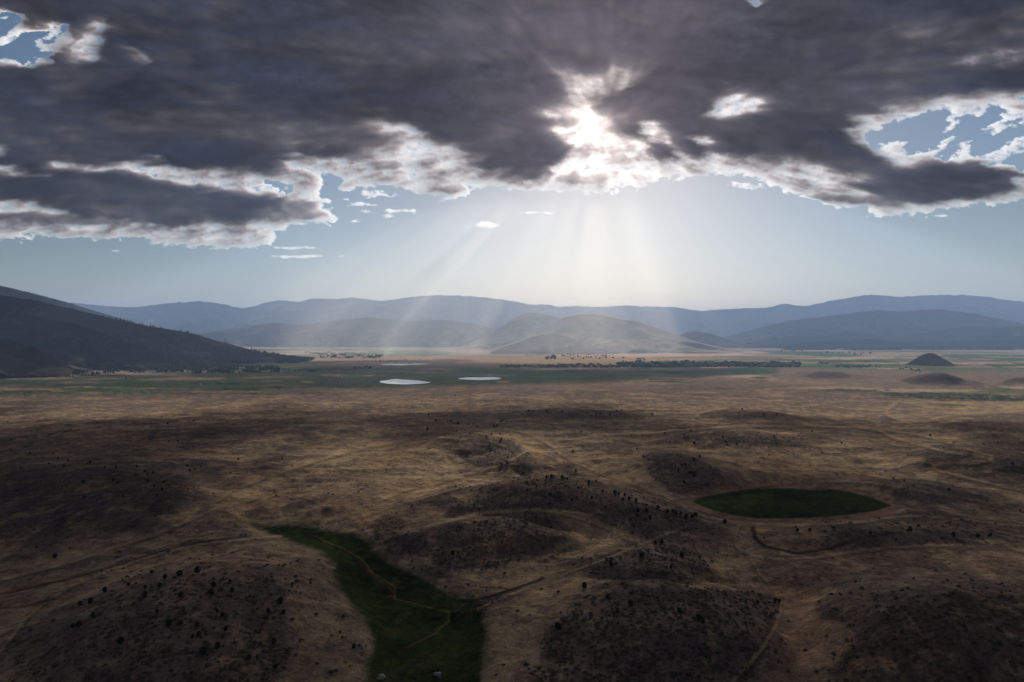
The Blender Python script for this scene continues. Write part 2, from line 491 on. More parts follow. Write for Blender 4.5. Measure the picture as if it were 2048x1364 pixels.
P([(820, 866), (900, 862), (920, 880), (840, 874)], C_SAGE_SHADE, 8, 0.8, 0.7)
P([(1290, 902), (1380, 905), (1430, 935), (1450, 975), (1380, 992), (1320, 975), (1295, 940)], C_SAGE_SHADE * 1.1, 9, 0.9, 0.85)
P([(1320, 872), (1500, 863), (1660, 872), (1650, 890), (1400, 892)], C_SAGE_SHADE * 1.1, 8, 0.8, 0.8)
P([(-500, 945), (150, 930), (360, 950), (400, 1000), (300, 1060), (100, 1080), (-500, 1100)], C_SAGE_SHADE * .7, 30, 0.6, 0.85)
P([(1850, 893), (2040, 880), (2400, 880), (2400, 985), (1950, 962), (1840, 932)], C_SAGE_SHADE * .9, 10, 0.7, 0.9)
P([(980, 832), (1100, 820), (1280, 822), (1310, 835), (1150, 840)], C_SAGE_SHADE * 1.15, 5, 0.8, 0.85)
P([(1390, 836), (1460, 818), (1560, 825), (1622, 838), (1450, 845)], C_SAGE_SHADE * 1.15, 5, 0.8, 0.85)
P([(1865, 852), (1950, 836), (2048, 832), (2400, 830), (2400, 866), (1930, 862)], C_SAGE_SHADE, 5, 0.8, 0.9)
P([(1000, 800), (1050, 796), (1070, 804), (1010, 806)], C_SAGE_SHADE * 1.2, 5, 0.8, 0.8)
P([(1640, 1075), (1760, 1050), (1950, 1040), (2300, 1070), (2300, 1095), (1900, 1075), (1760, 1080), (1650, 1100)], C_SAGE_SHADE * 1.1, 10, 0.7, 0.7)
P([(1790, 960), (1900, 955), (1960, 985), (1870, 1000), (1790, 985)], C_SAGE_SHADE * 1.2, 10, 0.6, 0.7)
P([(1800, 760), (1830, 752), (1865, 745), (1890, 745), (1925, 760), (1915, 768), (1830, 768)], C_SAGE_SHADE * .8, 5, 0.9)
P([(1600, 754), (1640, 742), (1680, 745), (1712, 756), (1650, 758)], C_SAGE_SHADE * 1.3, 4, 0.9)
P([(2000, 766), (2030, 755), (2200, 755), (2200, 768)], C_SAGE_SHADE * .9, 4, 0.9)
P([(1350, 764), (1430, 752), (1500, 758), (1600, 772), (1500, 775)], C_DRY * 1.4, 8, 0.2)
# patchy growth over everything so far
v3 = fbm(GX / 24, GY / 34, 5, 81, 0.62); v4 = fbm(GX / 9, GY / 16, 4, 83, 0.65)
nearm = 1 - sstep(2200, 2800, GY)
paint(sstep(0.0, 0.4, v3 + .6 * v4) * 0.6 * nearm, C_SAGE_SHADE * 1.15)
paint(sstep(0.05, 0.45, -v3 + .6 * v4) * 0.5 * nearm * (1 - .6 * sage), C_GOLD * 1.15)
# wet ground, roads and creek lines
mo = np.zeros(len(GX)); mk_ = infront & (GY < 750)
mo[mk_] = poly_sd(GPX[mk_], GPY[mk_], MEADOW, 1.6)
edge_ = 10 * fbm(GX / 14, GY / 20, 5, 91, .62) + 16 * fbm(GX / 45, GY / 55, 3, 92) - 2 + 14 * sstep(620, 500, GPX)
paint(np.where(mk_, 1 - sstep(-5, 22, mo + edge_), 0) * .65, C_GREEN * 1.9, 0.1)
paint(np.where(mk_, 1 - sstep(-8, 5, mo + edge_ * .8), 0), C_GREEN, 0.0)
P([(480, 1043), (640, 1062), (700, 1078), (720, 1120), (680, 1125), (600, 1078)], C_LUSH * .8, 18, 0.0, 0.7)
dring = [(1340, 1000), (1400, 978), (1520, 967), (1660, 970), (1760, 990), (1808, 1012), (1780, 1032), (1660, 1043), (1520, 1045), (1400, 1032)]
P(dring, C_DIRT, 7, 0.0, 0.9)
P(FIELD, C_GREEN * 1.25, 2.5, 0.0, 1.0, 2.2, True)
P([(1395, 1002), (1470, 986), (1540, 988), (1500, 1022), (1440, 1022)], C_LUSH * 1.1, 20, 0.0, 0.8)
L([(1610, 1005), (1560, 1018), (1680, 1028)], 2.2, C_LUSH * 1.1, 2, None, 0.35)
mm = np.where(infront & (GY < 700), 1 - sstep(-4, 6, poly_sd(QX, QY, MEADOW, 1.5)), 0)
paint(mm * sstep(0.0, .5, v1 + v3 * .7 + .2) * .5, C_LUSH * .7); paint(mm * sstep(0.1, .5, -v3 + v4 * .5) * .6, np.array((0.075, 0.075, 0.030)))
fm_ = np.where(infront & (GY < 900), 1 - sstep(-3, 2, poly_sd(GPX, GPY, FIELD, 2.2)), 0)
paint(fm_ * sstep(0.0, .5, v3 + .3 * v2) * .6, C_LUSH * .75); paint(fm_ * sstep(0.1, .5, -v3 + v2 * .5) * .5, C_GREEN * .6)
L([(610, 1070), (700, 1105), (740, 1150), (780, 1180), (785, 1198), (850, 1206), (905, 1215), (925, 1208), (1000, 1188), (1080, 1160)], 4, C_SAGE_SHADE * .35, 3, 0)
L([(708, 1112), (722, 1128), (741, 1142), (752, 1158), (770, 1168), (780, 1180)], 2.2, C_RUST, 3.5, 0, 0.8)
L([(735, 1138), (748, 1150), (766, 1170)], 2.5, C_RUST * 1.2, 2.5, 0, 0.7)
L([(780, 1180), (790, 1190), (775, 1196)], 3, C_RUST, 3, 0, 0.9)
L([(790, 1206), (850, 1213), (900, 1222), (895, 1240), (865, 1262)], 1.0, C_LUSH * 2.2, 2.0, 0, 0.6)
L([(912, 1222), (930, 1208), (970, 1198)], 1.2, C_GOLD * .6, 2, 0, 0.6)
L([(628, 1072), (690, 1098), (722, 1118), (750, 1148), (788, 1176), (790, 1200), (850, 1211), (900, 1220), (898, 1240), (868, 1266), (835, 1284), (812, 1296)], 1.5, np.array((.20, .19, .06)), 2.0, 0, 0.75)
L([(865, 1262), (830, 1280), (810, 1290), (845, 1310), (815, 1340), (800, 1364), (820, 1480)], 6, C_SAGE_SHADE * .3, 4, 0, 0.8)
L([(618, 1100), (640, 1115), (655, 1132), (672, 1136)], 3, C_PALE, 2, 0, 0.8)
L([(1508, 1050), (1505, 1075), (1525, 1092), (1590, 1106), (1660, 1098), (1730, 1073), (1800, 1062)], 5, C_SAGE_SHADE * .35, 3, 0.3, 0.9)
L([(850, 1052), (930, 1032), (1010, 1022), (1090, 1020), (1180, 1030)], 5, C_GOLD * 1.1, 5, 0, 0.8)
L([(1140, 1085), (1100, 1112), (1000, 1150), (880, 1160)], 6, C_GOLD, 6, 0, 0.7)
L([(1240, 1100), (1160, 1135), (1080, 1165), (960, 1210)], 5, C_SAGE_SHADE * .6, 5, 0.2, 0.7)
L([(1000, 880), (1080, 930), (1180, 965), (1290, 985), (1340, 1000)], 4, C_SAGE_SHADE, 5, 0.2, 0.6)
L([(1230, 985), (1330, 1015), (1420, 1045), (1520, 1052)], 5, C_PALE * .8, 4, 0, 0.7)
L([(1200, 868), (1300, 866), (1400, 855), (1520, 850), (1640, 852)], 2.6, C_PALE, 2.5, 0, 0.85)
L([(1640, 852), (1740, 856), (1860, 872), (1900, 885)], 2.2, C_GOLD, 2.5, 0, 0.7)
L([(1180, 860), (1330, 858), (1430, 852)], 3, C_DKG, 3, 0, 0.7)
L([(900, 845), (960, 842), (1040, 860), (1110, 858)], 3, C_DKG * 1.4, 3, 0, 0.6)
L([(1830, 850), (1790, 835), (1850, 822), (2048, 825)], 3, C_GOLD * .9, 3, 0, 0.7)
L([(1845, 925), (1980, 922), (1985, 912), (1930, 895)], 3, C_GOLD, 3, 0, 0.7)
L([(1845, 925), (1900, 950), (2048, 985), (2200, 1020)], 2, C_SAGE_SHADE * .5, 2, 0, 0.8)
L([(1640, 965), (1760, 950), (1880, 970), (2048, 1010)], 3, C_GOLD * .8, 3, 0, 0.6)
L([(1530, 1220), (1545, 1250), (1525, 1300), (1480, 1364), (1450, 1480)], 5, C_SAGE_SHADE * .4, 5, 0.1, 0.7)
L([(1560, 1225), (1555, 1265), (1535, 1310), (1500, 1364), (1470, 1480)], 6, C_DRY * 1.2, 6, 0.1, 0.8)
L([(1400, 1100), (1425, 1130), (1420, 1150), (1380, 1170)], 3, C_GOLD * .8, 3, 0, 0.7)
L([(1350, 1180), (1440, 1172), (1530, 1180), (1620, 1195)], 3, C_GOLD * .7, 3, 0, 0.6)
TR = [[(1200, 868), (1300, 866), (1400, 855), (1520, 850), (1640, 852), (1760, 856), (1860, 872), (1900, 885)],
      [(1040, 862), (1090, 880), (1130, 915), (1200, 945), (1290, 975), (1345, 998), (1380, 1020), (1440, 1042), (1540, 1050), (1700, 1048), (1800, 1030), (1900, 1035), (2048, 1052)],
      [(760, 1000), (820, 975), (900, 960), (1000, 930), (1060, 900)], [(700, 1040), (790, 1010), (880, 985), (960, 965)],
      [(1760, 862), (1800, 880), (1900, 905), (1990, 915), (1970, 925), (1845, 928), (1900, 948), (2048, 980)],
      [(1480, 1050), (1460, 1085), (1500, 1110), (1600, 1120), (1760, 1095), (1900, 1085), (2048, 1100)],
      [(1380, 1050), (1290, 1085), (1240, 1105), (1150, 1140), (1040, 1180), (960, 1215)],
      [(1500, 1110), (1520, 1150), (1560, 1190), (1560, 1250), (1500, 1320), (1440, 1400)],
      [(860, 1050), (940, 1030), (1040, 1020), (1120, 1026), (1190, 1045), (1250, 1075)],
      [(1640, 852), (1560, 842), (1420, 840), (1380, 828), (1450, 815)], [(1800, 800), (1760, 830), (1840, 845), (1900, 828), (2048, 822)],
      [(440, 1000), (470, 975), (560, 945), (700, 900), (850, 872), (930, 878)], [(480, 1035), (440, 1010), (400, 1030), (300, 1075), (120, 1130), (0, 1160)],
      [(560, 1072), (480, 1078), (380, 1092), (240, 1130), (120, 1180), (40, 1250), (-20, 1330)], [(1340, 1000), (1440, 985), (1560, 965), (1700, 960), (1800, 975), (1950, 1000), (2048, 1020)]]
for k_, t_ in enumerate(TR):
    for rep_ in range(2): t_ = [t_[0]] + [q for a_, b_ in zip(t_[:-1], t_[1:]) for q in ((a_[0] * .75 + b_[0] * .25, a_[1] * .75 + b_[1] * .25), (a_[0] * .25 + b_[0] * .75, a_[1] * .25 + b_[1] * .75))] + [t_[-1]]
    L([(a_, b_ + 5) for a_, b_ in t_], 5, C_SAGE_SHADE * .8, 5, None, 0.5)
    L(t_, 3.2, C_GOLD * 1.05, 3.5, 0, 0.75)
L([(95, 868), (220, 852), (330, 844), (450, 838)], 1.3, C_SAGE_SHADE * .5, 1.0, 0, 0.9)
L([(0, 1188), (120, 1162), (250, 1125), (400, 1085), (500, 1072)], 4, C_SAGE_SHADE * .45, 4, 0, 0.85)
L([(0, 1178), (150, 1150), (240, 1118), (400, 1070), (480, 1068)], 4, C_GOLD * .8, 4, 0, 0.6)
L([(-40, 1300), (40, 1230), (80, 1190), (130, 1168), (180, 1155)], 11, C_GOLD * .9, 9, 0, 0.8)
L([(180, 1155), (300, 1125), (430, 1122), (560, 1130)], 3, C_GOLD, 3, 0, 0.7)
L([(0, 1215), (50, 1212), (120, 1195)], 5, C_SAGE_SHADE * .6, 4, 0.3, 0.7)
L([(280, 1095), (340, 1082), (440, 1072)], 6, C_GOLD * .8, 5, 0.1, 0.6)

m_ground, nt, out = new_mat('range_land'); g = NT(nt)
tc = g.n('ShaderNodeTexCoord').outputs['Object']
cov = g.attr('cover').outputs['Color']; sgf = g.attr('sage').outputs['Fac']
mp = g.n('ShaderNodeMapping'); mp.inputs['Scale'].default_value = (1, 1, 0.2); g.l(tc, mp.inputs[0]); pv = mp.outputs[0]
n1 = g.noise(pv, 0.022, 6, 0.62, 0.6); n2 = g.noise(pv, 0.16, 5, 0.6, 0.4); n3 = g.noise(pv, 0.75, 4, 0.7)
v = g.math('ADD', g.math('MULTIPLY', g.mapr(n1, 0.3, 0.7, -1, 1), 0.34), g.math('MULTIPLY', g.mapr(n2, 0.3, 0.7, -1, 1), 0.42))
v = g.math('ADD', v, g.math('MULTIPLY', g.mapr(n3, 0.3, 0.7, -1, 1), 0.46))
v = g.math('MAXIMUM', g.math('ADD', v, 1.0), 0.22)
c = g.mix(1.0, cov, g.n('ShaderNodeCombineColor').outputs[0], 'MULTIPLY')
vc = g.n('ShaderNodeCombineColor'); g.l(v, vc.inputs[0]); g.l(g.math('MULTIPLY', v, 0.985), vc.inputs[1]); g.l(g.math('POWER', v, 0.9), vc.inputs[2])
c = g.mix(1.0, cov, vc.outputs[0], 'MULTIPLY')
warm = g.noise(pv, 0.011, 4, 0.6)
c = g.mix(g.math('MULTIPLY', g.mapr(warm, 0.45, 0.7, 0, 1, True), 0.35), c, g.mix(1.0, c, (1.25, 0.92, 0.72), 'MULTIPLY'))
vo = g.n('ShaderNodeTexVoronoi'); vo.inputs['Scale'].default_value = 0.28; g.l(pv, vo.inputs['Vector'])
spk = g.math('MULTIPLY', g.mapr(vo.outputs['Distance'], 0.18, 0.42, 1, 0, True), g.math('GREATER_THAN', g.math('ADD', n2, g.math('MULTIPLY', sgf, 0.22)), 0.56))
c = g.mix(g.math('MULTIPLY', spk, g.math('MULTIPLY', sgf, 0.8)), c, (0.035, 0.036, 0.026))
bs = g.n('ShaderNodeBsdfPrincipled'); g.l(c, bs.inputs['Base Color']); bs.inputs['Roughness'].default_value = 1.0
bs.inputs['Specular IOR Level'].default_value = 0.0
bp = g.n('ShaderNodeBump'); bp.inputs['Strength'].default_value = 0.8; bp.inputs['Distance'].default_value = 2.2
g.l(g.math('ADD', g.math('MULTIPLY', n2, 1.2), g.math('MULTIPLY', n3, 0.35)), bp.inputs['Height']); g.l(bp.outputs[0], bs.inputs['Normal'])
g.l(bs.outputs[0], out.inputs[0])

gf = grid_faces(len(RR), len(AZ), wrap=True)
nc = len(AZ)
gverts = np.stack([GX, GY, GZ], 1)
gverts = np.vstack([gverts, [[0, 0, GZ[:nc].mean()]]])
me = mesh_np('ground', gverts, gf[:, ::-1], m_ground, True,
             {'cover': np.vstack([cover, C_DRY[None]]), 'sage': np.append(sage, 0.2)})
ground = link('ground', me, kind='structure')
# close the small hole under the camera
tri = [(nc * 0 + (j + 1) % nc, j, len(gverts) - 1) for j in range(nc)]
ring = gverts[:nc]
mc = mesh_np('ground_centre', np.vstack([ring, gverts[-1:]]), np.array([((j + 1) % nc, j, nc) for j in range(nc)]), m_ground, True,
             {'cover': np.tile(C_DRY, (nc + 1, 1)), 'sage': np.full(nc + 1, .2)})
link('ground_centre', mc, parent=ground)

dense_n = len(az_dense)
_rows = np.arange(len(RR))
_idx = (np.arange(len(RR))[:, None] * nc + np.arange(dense_n)[None, :]).ravel()
_dpx, _dpy, _dY = GPX[_idx], GPY[_idx], GY[_idx]
def spot(px, py):
    """Where the sight line of a surveyed direction meets the built land."""
    d = ((_dpx - px) / 1.0) ** 2 + (_dpy - py) ** 2
    d[_dY < 120] = 1e9
    k = np.argmin(d + 1e-7 * _dY)
    i = _idx[k]
    return Vector((GX[i], GY[i], GZ[i]))

# ------------------------------------------------------------------ ponds and river
m_water, nt, out = new_mat('water'); g = NT(nt)
tc = g.n('ShaderNodeTexCoord').outputs['Object']
bs = g.n('ShaderNodeBsdfPrincipled'); bs.inputs['Base Color'].default_value = (0.55, 0.56, 0.55, 1)   # pale base colour stands in for a brighter sky reflection
bs.inputs['Roughness'].default_value = 0.02; bs.inputs['IOR'].default_value = 1.45
bp = g.n('ShaderNodeBump'); bp.inputs['Strength'].default_value = 0.02; bp.inputs['Distance'].default_value = 0.02
g.l(g.noise(tc, 0.6, 3), bp.inputs['Height']); g.l(bp.outputs[0], bs.inputs['Normal'])
g.l(bs.outputs[0], out.inputs[0])
def smooth_loop(pts, k=3):
    p = [Vector(q) for q in pts]
    for _ in range(k):
        p = [x for i in range(len(p)) for x in (p[i] * .75 + p[(i + 1) % len(p)] * .25, p[i] * .25 + p[(i + 1) % len(p)] * .75)]
    return p
for i, pp in enumerate(PONDS):
    loop = smooth_loop([(*at(x, y, POND_Z).xy,) for x, y in pp], 2)
    me = bpy.data.meshes.new('pond')
    me.from_pydata([(q.x, q.y, POND_Z) for q in loop], [], [tuple(range(len(loop)))])
    me.materials.append(m_water)
    o = link('pond', me, kind='structure')
    n = me.polygons[0].normal
    if n.z < 0: me.flip_normals()
riv = [(1875, 743.5), (1910, 744.6), (1950, 746.3), (1990, 748.0), (2040, 749.0), (2120, 750.0)]
vs = []
for x, y in riv:
    p = spot(x, y); vs.append((p.x, p.y - 9, p.z + .8)); vs.append((p.x, p.y + 9, p.z + .8))
me = bpy.data.meshes.new('river')
me.from_pydata(vs, [], [(2 * i, 2 * i + 2, 2 * i + 3, 2 * i + 1) for i in range(len(riv) - 1)])
me.materials.append(m_water); link('river', me, kind='structure')

# ------------------------------------------------------------------ mountains and hills
def slope_mat(name, dark, light, thr, scale=0.004, spread=0.12):
    m, nt, out = new_mat(name); g = NT(nt)
    tc = g.n('ShaderNodeTexCoord').outputs['Object']
    a = g.noise(tc, scale, 7, 0.6, 0.7); b = g.noise(tc, scale * 9, 5, 0.65)
    f = g.mapr(g.math('ADD', a, g.math('MULTIPLY', g.math('SUBTRACT', b, 0.5), 0.35)), thr - spread, thr + spread, 0, 1, True)
    c = g.mix(f, dark, light)
    c = g.mix(g.mapr(b, 0.35, 0.65, 0, 0.5), c, g.mix(1.0, c, (0.5, 0.52, 0.5), 'MULTIPLY'))
    bs = g.n('ShaderNodeBsdfPrincipled'); g.l(c, bs.inputs['Base Color'])
    bs.inputs['Roughness'].default_value = 1.0; bs.inputs['Specular IOR Level'].default_value = 0.0
    bp = g.n('ShaderNodeBump'); bp.inputs['Strength'].default_value = 0.6; bp.inputs['Distance'].default_value = 12
    g.l(b, bp.inputs['Height']); g.l(bp.outputs[0], bs.inputs['Normal'])
    g.l(bs.outputs[0], out.inputs[0])
    return m
m_far = slope_mat('far_slopes', (0.030, 0.042, 0.032), (0.24, 0.20, 0.15), 0.60, 0.0012, 0.08)
m_fir = slope_mat('fir_slopes', (0.016, 0.022, 0.018), (0.15, 0.125, 0.095), 0.63, 0.0016, 0.08)
m_mid = slope_mat('grass_slopes', (0.14, 0.115, 0.08), (0.42, 0.34, 0.24), 0.46, 0.002)
m_forest = slope_mat('forest_slopes', (0.020, 0.022, 0.018), (0.12, 0.092, 0.075), 0.58, 0.006)
m_bare = slope_mat('bare_slopes', (0.06, 0.05, 0.045), (0.14, 0.11, 0.085), 0.5, 0.006)

SURF = {}
def ridge(name, crest, D, front, back, mat, step=3.0, nf=60, nb=14, spur=0.35, wl=900., seed=1, pw=0.9, rough=0.03, foot=-4.0, key=None):
    """A ridge whose skyline passes through surveyed directions at distance D (a number or (px,D) points)."""
    cx_ = np.array([c[0] for c in crest], float); cy_ = np.array([c[1] for c in crest], float)
    px = np.arange(cx_[0], cx_[-1] + step, step)
    py = np.interp(px, cx_, cy_)
    k = np.ones(5) / 5; pys = np.convolve(np.pad(py, 2, 'edge'), k, 'valid')
    if isinstance(D, (int, float)): Dp = np.full(len(px), float(D))
    else: Dp = np.interp(px, [d[0] for d in D], [d[1] for d in D])
    zc = CAMZ + (HY - pys) / F * Dp
    zc = zc + rough * np.maximum(zc, 0) * 0.25 * fbm(px / 14, px * 0 + seed, 3, seed)
    fr = np.full(len(px), float(front)) if isinstance(front, (int, float)) else np.interp(px, [d[0] for d in front], [d[1] for d in front])
    tf = np.linspace(1, 0, nf); tb = np.linspace(0, 1, nb + 1)[1:]
    T = np.concatenate([-tf, tb]); TT, PX = np.meshgrid(T, px, indexing='ij')
    DD = np.tile(Dp, (len(T), 1)); FR = np.tile(fr, (len(T), 1)); ZC = np.tile(zc, (len(T), 1))
    Yc = DD + np.where(TT < 0, TT * FR, TT * back)
    X = (PX - CX) / F * DD + (PX - CX) / F * (Yc - DD) * 0.6
    a = np.abs(TT)
    n = ridged(X / wl + 0.3 * fbm(X / wl, Yc / wl, 2, seed + 3), Yc / (wl * 2.2), 4, seed)   # spurs run down the slope
    a2 = np.clip(a * (1 + spur * (0.55 - n) * 1.6 * np.minimum(1, a * 4)), 0, 1)
    prof = (1 - a2) ** pw * (1 - 0.22 * np.sin(a2 * np.pi))
    Z = foot + (ZC - foot) * prof
    Z += rough * (ZC - foot) * (fbm(X / (wl * .3), Yc / (wl * .5), 4, seed + 9) - .25) * np.minimum(1, a * 4) * (1 - a) * 1.6
    edge = np.minimum(np.arange(len(px)), np.arange(len(px))[::-1]) / 6.0
    v = np.stack([X.ravel(), Yc.ravel(), Z.ravel()], 1)
    me = mesh_np(name, v, grid_faces(len(T), len(px)), mat, True)
    if key: SURF[key] = (X, Yc, Z)
    return link(name, me, kind='structure')

FAR = [(-900, 596), (-600, 600), (-300, 594), (0, 597), (140, 605), (200, 611), (265, 615), (330, 607), (400, 602), (440, 607), (485, 617), (515, 611), (530, 605), (560, 600),
       (598, 604), (625, 597), (680, 598), (700, 594), (760, 602), (795, 598), (820, 594), (870, 590), (940, 592), (1000, 598), (1040, 605), (1060, 609),
       (1098, 609), (1115, 614), (1150, 612), (1200, 614), (1250, 611), (1300, 613), (1350, 614), (1400, 622), (1450, 618), (1500, 616), (1530, 616),
       (1570, 607), (1610, 613), (1660, 602), (1730, 590), (1760, 590), (1800, 594), (1860, 590), (1930, 590), (1980, 594), (2010, 600), (2060, 604), (2300, 596), (2600, 594), (2900, 600)]
ridge('mountain_range', FAR, 21000, 4600, 3500, m_far, 3.0, 60, 12, 0.8, 1700, 21, 0.95, 0.09)
ridge('mountain_ridge', [(330, 690), (380, 672), (450, 660), (500, 652), (545, 645), (600, 650), (680, 640), (740, 634), (800, 642), (900, 640), (960, 650), (1020, 668), (1060, 690)],
      13000, 2000, 2000, m_fir, 3.0, 40, 10, 0.8, 1100, 33, 0.9, 0.09)
ridge('mountain_ridge', [(1400, 690), (1440, 676), (1500, 660), (1580, 641), (1650, 633), (1750, 620), (1800, 623), (1870, 618), (1950, 627), (2010, 640), (2060, 650), (2200, 640), (2400, 625), (2700, 640)],
      13800, 2100, 2100, m_fir, 3.0, 40, 10, 0.8, 1200, 35, 0.9, 0.09)
ridge('foothill_ridge', [(1480, 692), (1530, 680), (1600, 671), (1640, 674), (1690, 664), (1750, 671), (1800, 673), (1850, 664), (1930, 653), (1990, 656), (2060, 650), (2200, 645), (2500, 650)],
      11400, 1400, 1600, m_fir, 3.0, 34, 10, 0.8, 800, 37, 0.9, 0.09)
ridge('foothill_ridge', [(1560, 692), (1620, 684), (1680, 679), (1710, 683), (1740, 677), (1800, 684), (1860, 681), (1920, 686), (1990, 680), (2060, 678), (2300, 676)],
      9800, 850, 1100, m_fir, 3.0, 24, 8, 0.8, 500, 39, 0.9, 0.09)
ridge('hill', [(930, 690), (960, 678), (988, 664), (1020, 640), (1052, 625), (1085, 627), (1110, 634), (1150, 645), (1220, 672), (1270, 692)], 11200, 1900, 1500, m_mid, 2.5, 40, 10, 0.4, 800, 43, 0.85, 0.03)
ridge('hill', [(985, 698), (1040, 680), (1090, 655), (1130, 634), (1170, 627), (1210, 630), (1240, 638), (1275, 643), (1300, 652), (1340, 664), (1370, 675), (1398, 685), (1430, 692), (1470, 700)],
      9300, 1900, 1500, m_mid, 2.5, 46, 10, 0.35, 700, 44, 0.9, 0.03)
ridge('hill', [(975, 706), (1010, 694), (1050, 679), (1080, 670), (1102, 667), (1125, 670), (1149, 679), (1180, 690), (1200, 697), (1255, 706)], 7900, 850, 800, m_bare, 2.0, 36, 8, 0.35, 420, 45, 0.95, 0.03)
ridge('hill', [(1095, 706), (1115, 697), (1134, 689), (1150, 694), (1175, 707)], 7500, 300, 400, m_bare, 2.0, 16, 6, 0.3, 250, 46, 0.95, 0.03)
ridge('hill', [(1340, 688), (1357, 671), (1375, 664), (1398, 663), (1425, 668), (1455, 678), (1490, 689)], 10800, 700, 800, m_bare, 2.5, 24, 8, 0.4, 420, 47, 0.85, 0.04)
ridge('hill', [(1290, 703), (1330, 690), (1365, 683), (1400, 687), (1430, 695), (1465, 703)], 8300, 500, 600, m_bare, 2.5, 20, 8, 0.4, 320, 48, 0.85, 0.04)
ridge('hill', [(1815, 727), (1828, 719), (1843, 710), (1855, 706), (1866, 706), (1880, 713), (1895, 722), (1912, 730)], 4650, 130, 140, m_bare, 1.5, 26, 14, 0.25, 90, 49, 1.0, 0.04)
# the wooded mountain flank
ridge('wooded_slope', [(-900, 420), (-400, 500), (0, 571), (60, 585), (137, 605), (190, 622), (239, 636), (300, 655), (350, 675), (420, 700)], 9000, 2100, 1600, m_forest, 3.0, 40, 10, 0.35, 700, 51, 0.8, 0.02, key='w1')
ridge('wooded_slope', [(-900, 450), (-400, 530), (0, 590), (70, 602), (144, 617), (212, 634), (290, 651), (330, 657), (369, 664), (444, 684), (523, 705), (560, 712), (620, 722)],
      5300, [(-900, 1200), (300, 850), (620, 350)], 1200, m_forest, 2.5, 50, 10, 0.35, 450, 52, 0.85, 0.03, key='w2')
ridge('wooded_slope', [(-900, 470), (-400, 560), (0, 614), (44, 626), (99, 640), (164, 650), (212, 669), (273, 690), (325, 705), (437, 725), (480, 733)],
      4500, [(-900, 1000), (200, 600), (480, 250)], 900, m_forest, 2.5, 46, 10, 0.35, 380, 53, 0.85, 0.03, key='w3')
ridge('bare_slope', [(-900, 540), (-400, 620), (0, 676), (51, 688), (96, 705), (126, 722), (150, 738)], 3500, [(-900, 600), (0, 350), (150, 120)], 500, m_bare, 2.5, 36, 10, 0.3, 300, 54, 0.85, 0.03, key='w4')

# ------------------------------------------------------------------ cloud deck
DECK = 1720.0
SLAB = [(-900, -700), (3000, -700), (3000, 330), (2300, 330), (2060, 380), (2030, 400), (1960, 415), (1860, 425), (1770, 428), (1700, 415), (1640, 400), (1590, 385),
        (1560, 372), (1480, 352), (1400, 345), (1330, 358), (1290, 376), (1220, 383), (1150, 380), (1090, 378), (1030, 382), (985, 372), (960, 385), (945, 402), (900, 405), (860, 388), (835, 385), (800, 374), (760, 372), (700, 368), (660, 352), (635, 352),
        (645, 385), (660, 420), (672, 438), (655, 452), (610, 450), (560, 462), (540, 488), (440, 492), (330, 486), (200, 478), (0, 476), (-400, 500), (-900, 480)]
HOLES = [([(-60, 20), (30, 25), (75, 60), (130, 50), (150, 85), (100, 118), (40, 122), (-60, 112)], 9),
         ([(1735, 268), (1790, 238), (1880, 215), (1975, 210), (2000, 225), (1935, 245), (1985, 240), (2030, 262), (1960, 290), (1880, 296), (1800, 300), (1745, 300)], 11),
         ([(1860, 300), (1960, 275), (2040, 235), (2075, 262), (1990, 300), (1900, 318)], 8),
         ([(1975, 330), (2060, 290), (2300, 260), (2300, 330), (2050, 345)], 9),
         ([(528, 366), (560, 362), (590, 370), (575, 380), (540, 378)], 5),
         ([(1495, -6), (1520, -6), (1512, 8), (1498, 6)], 5)]
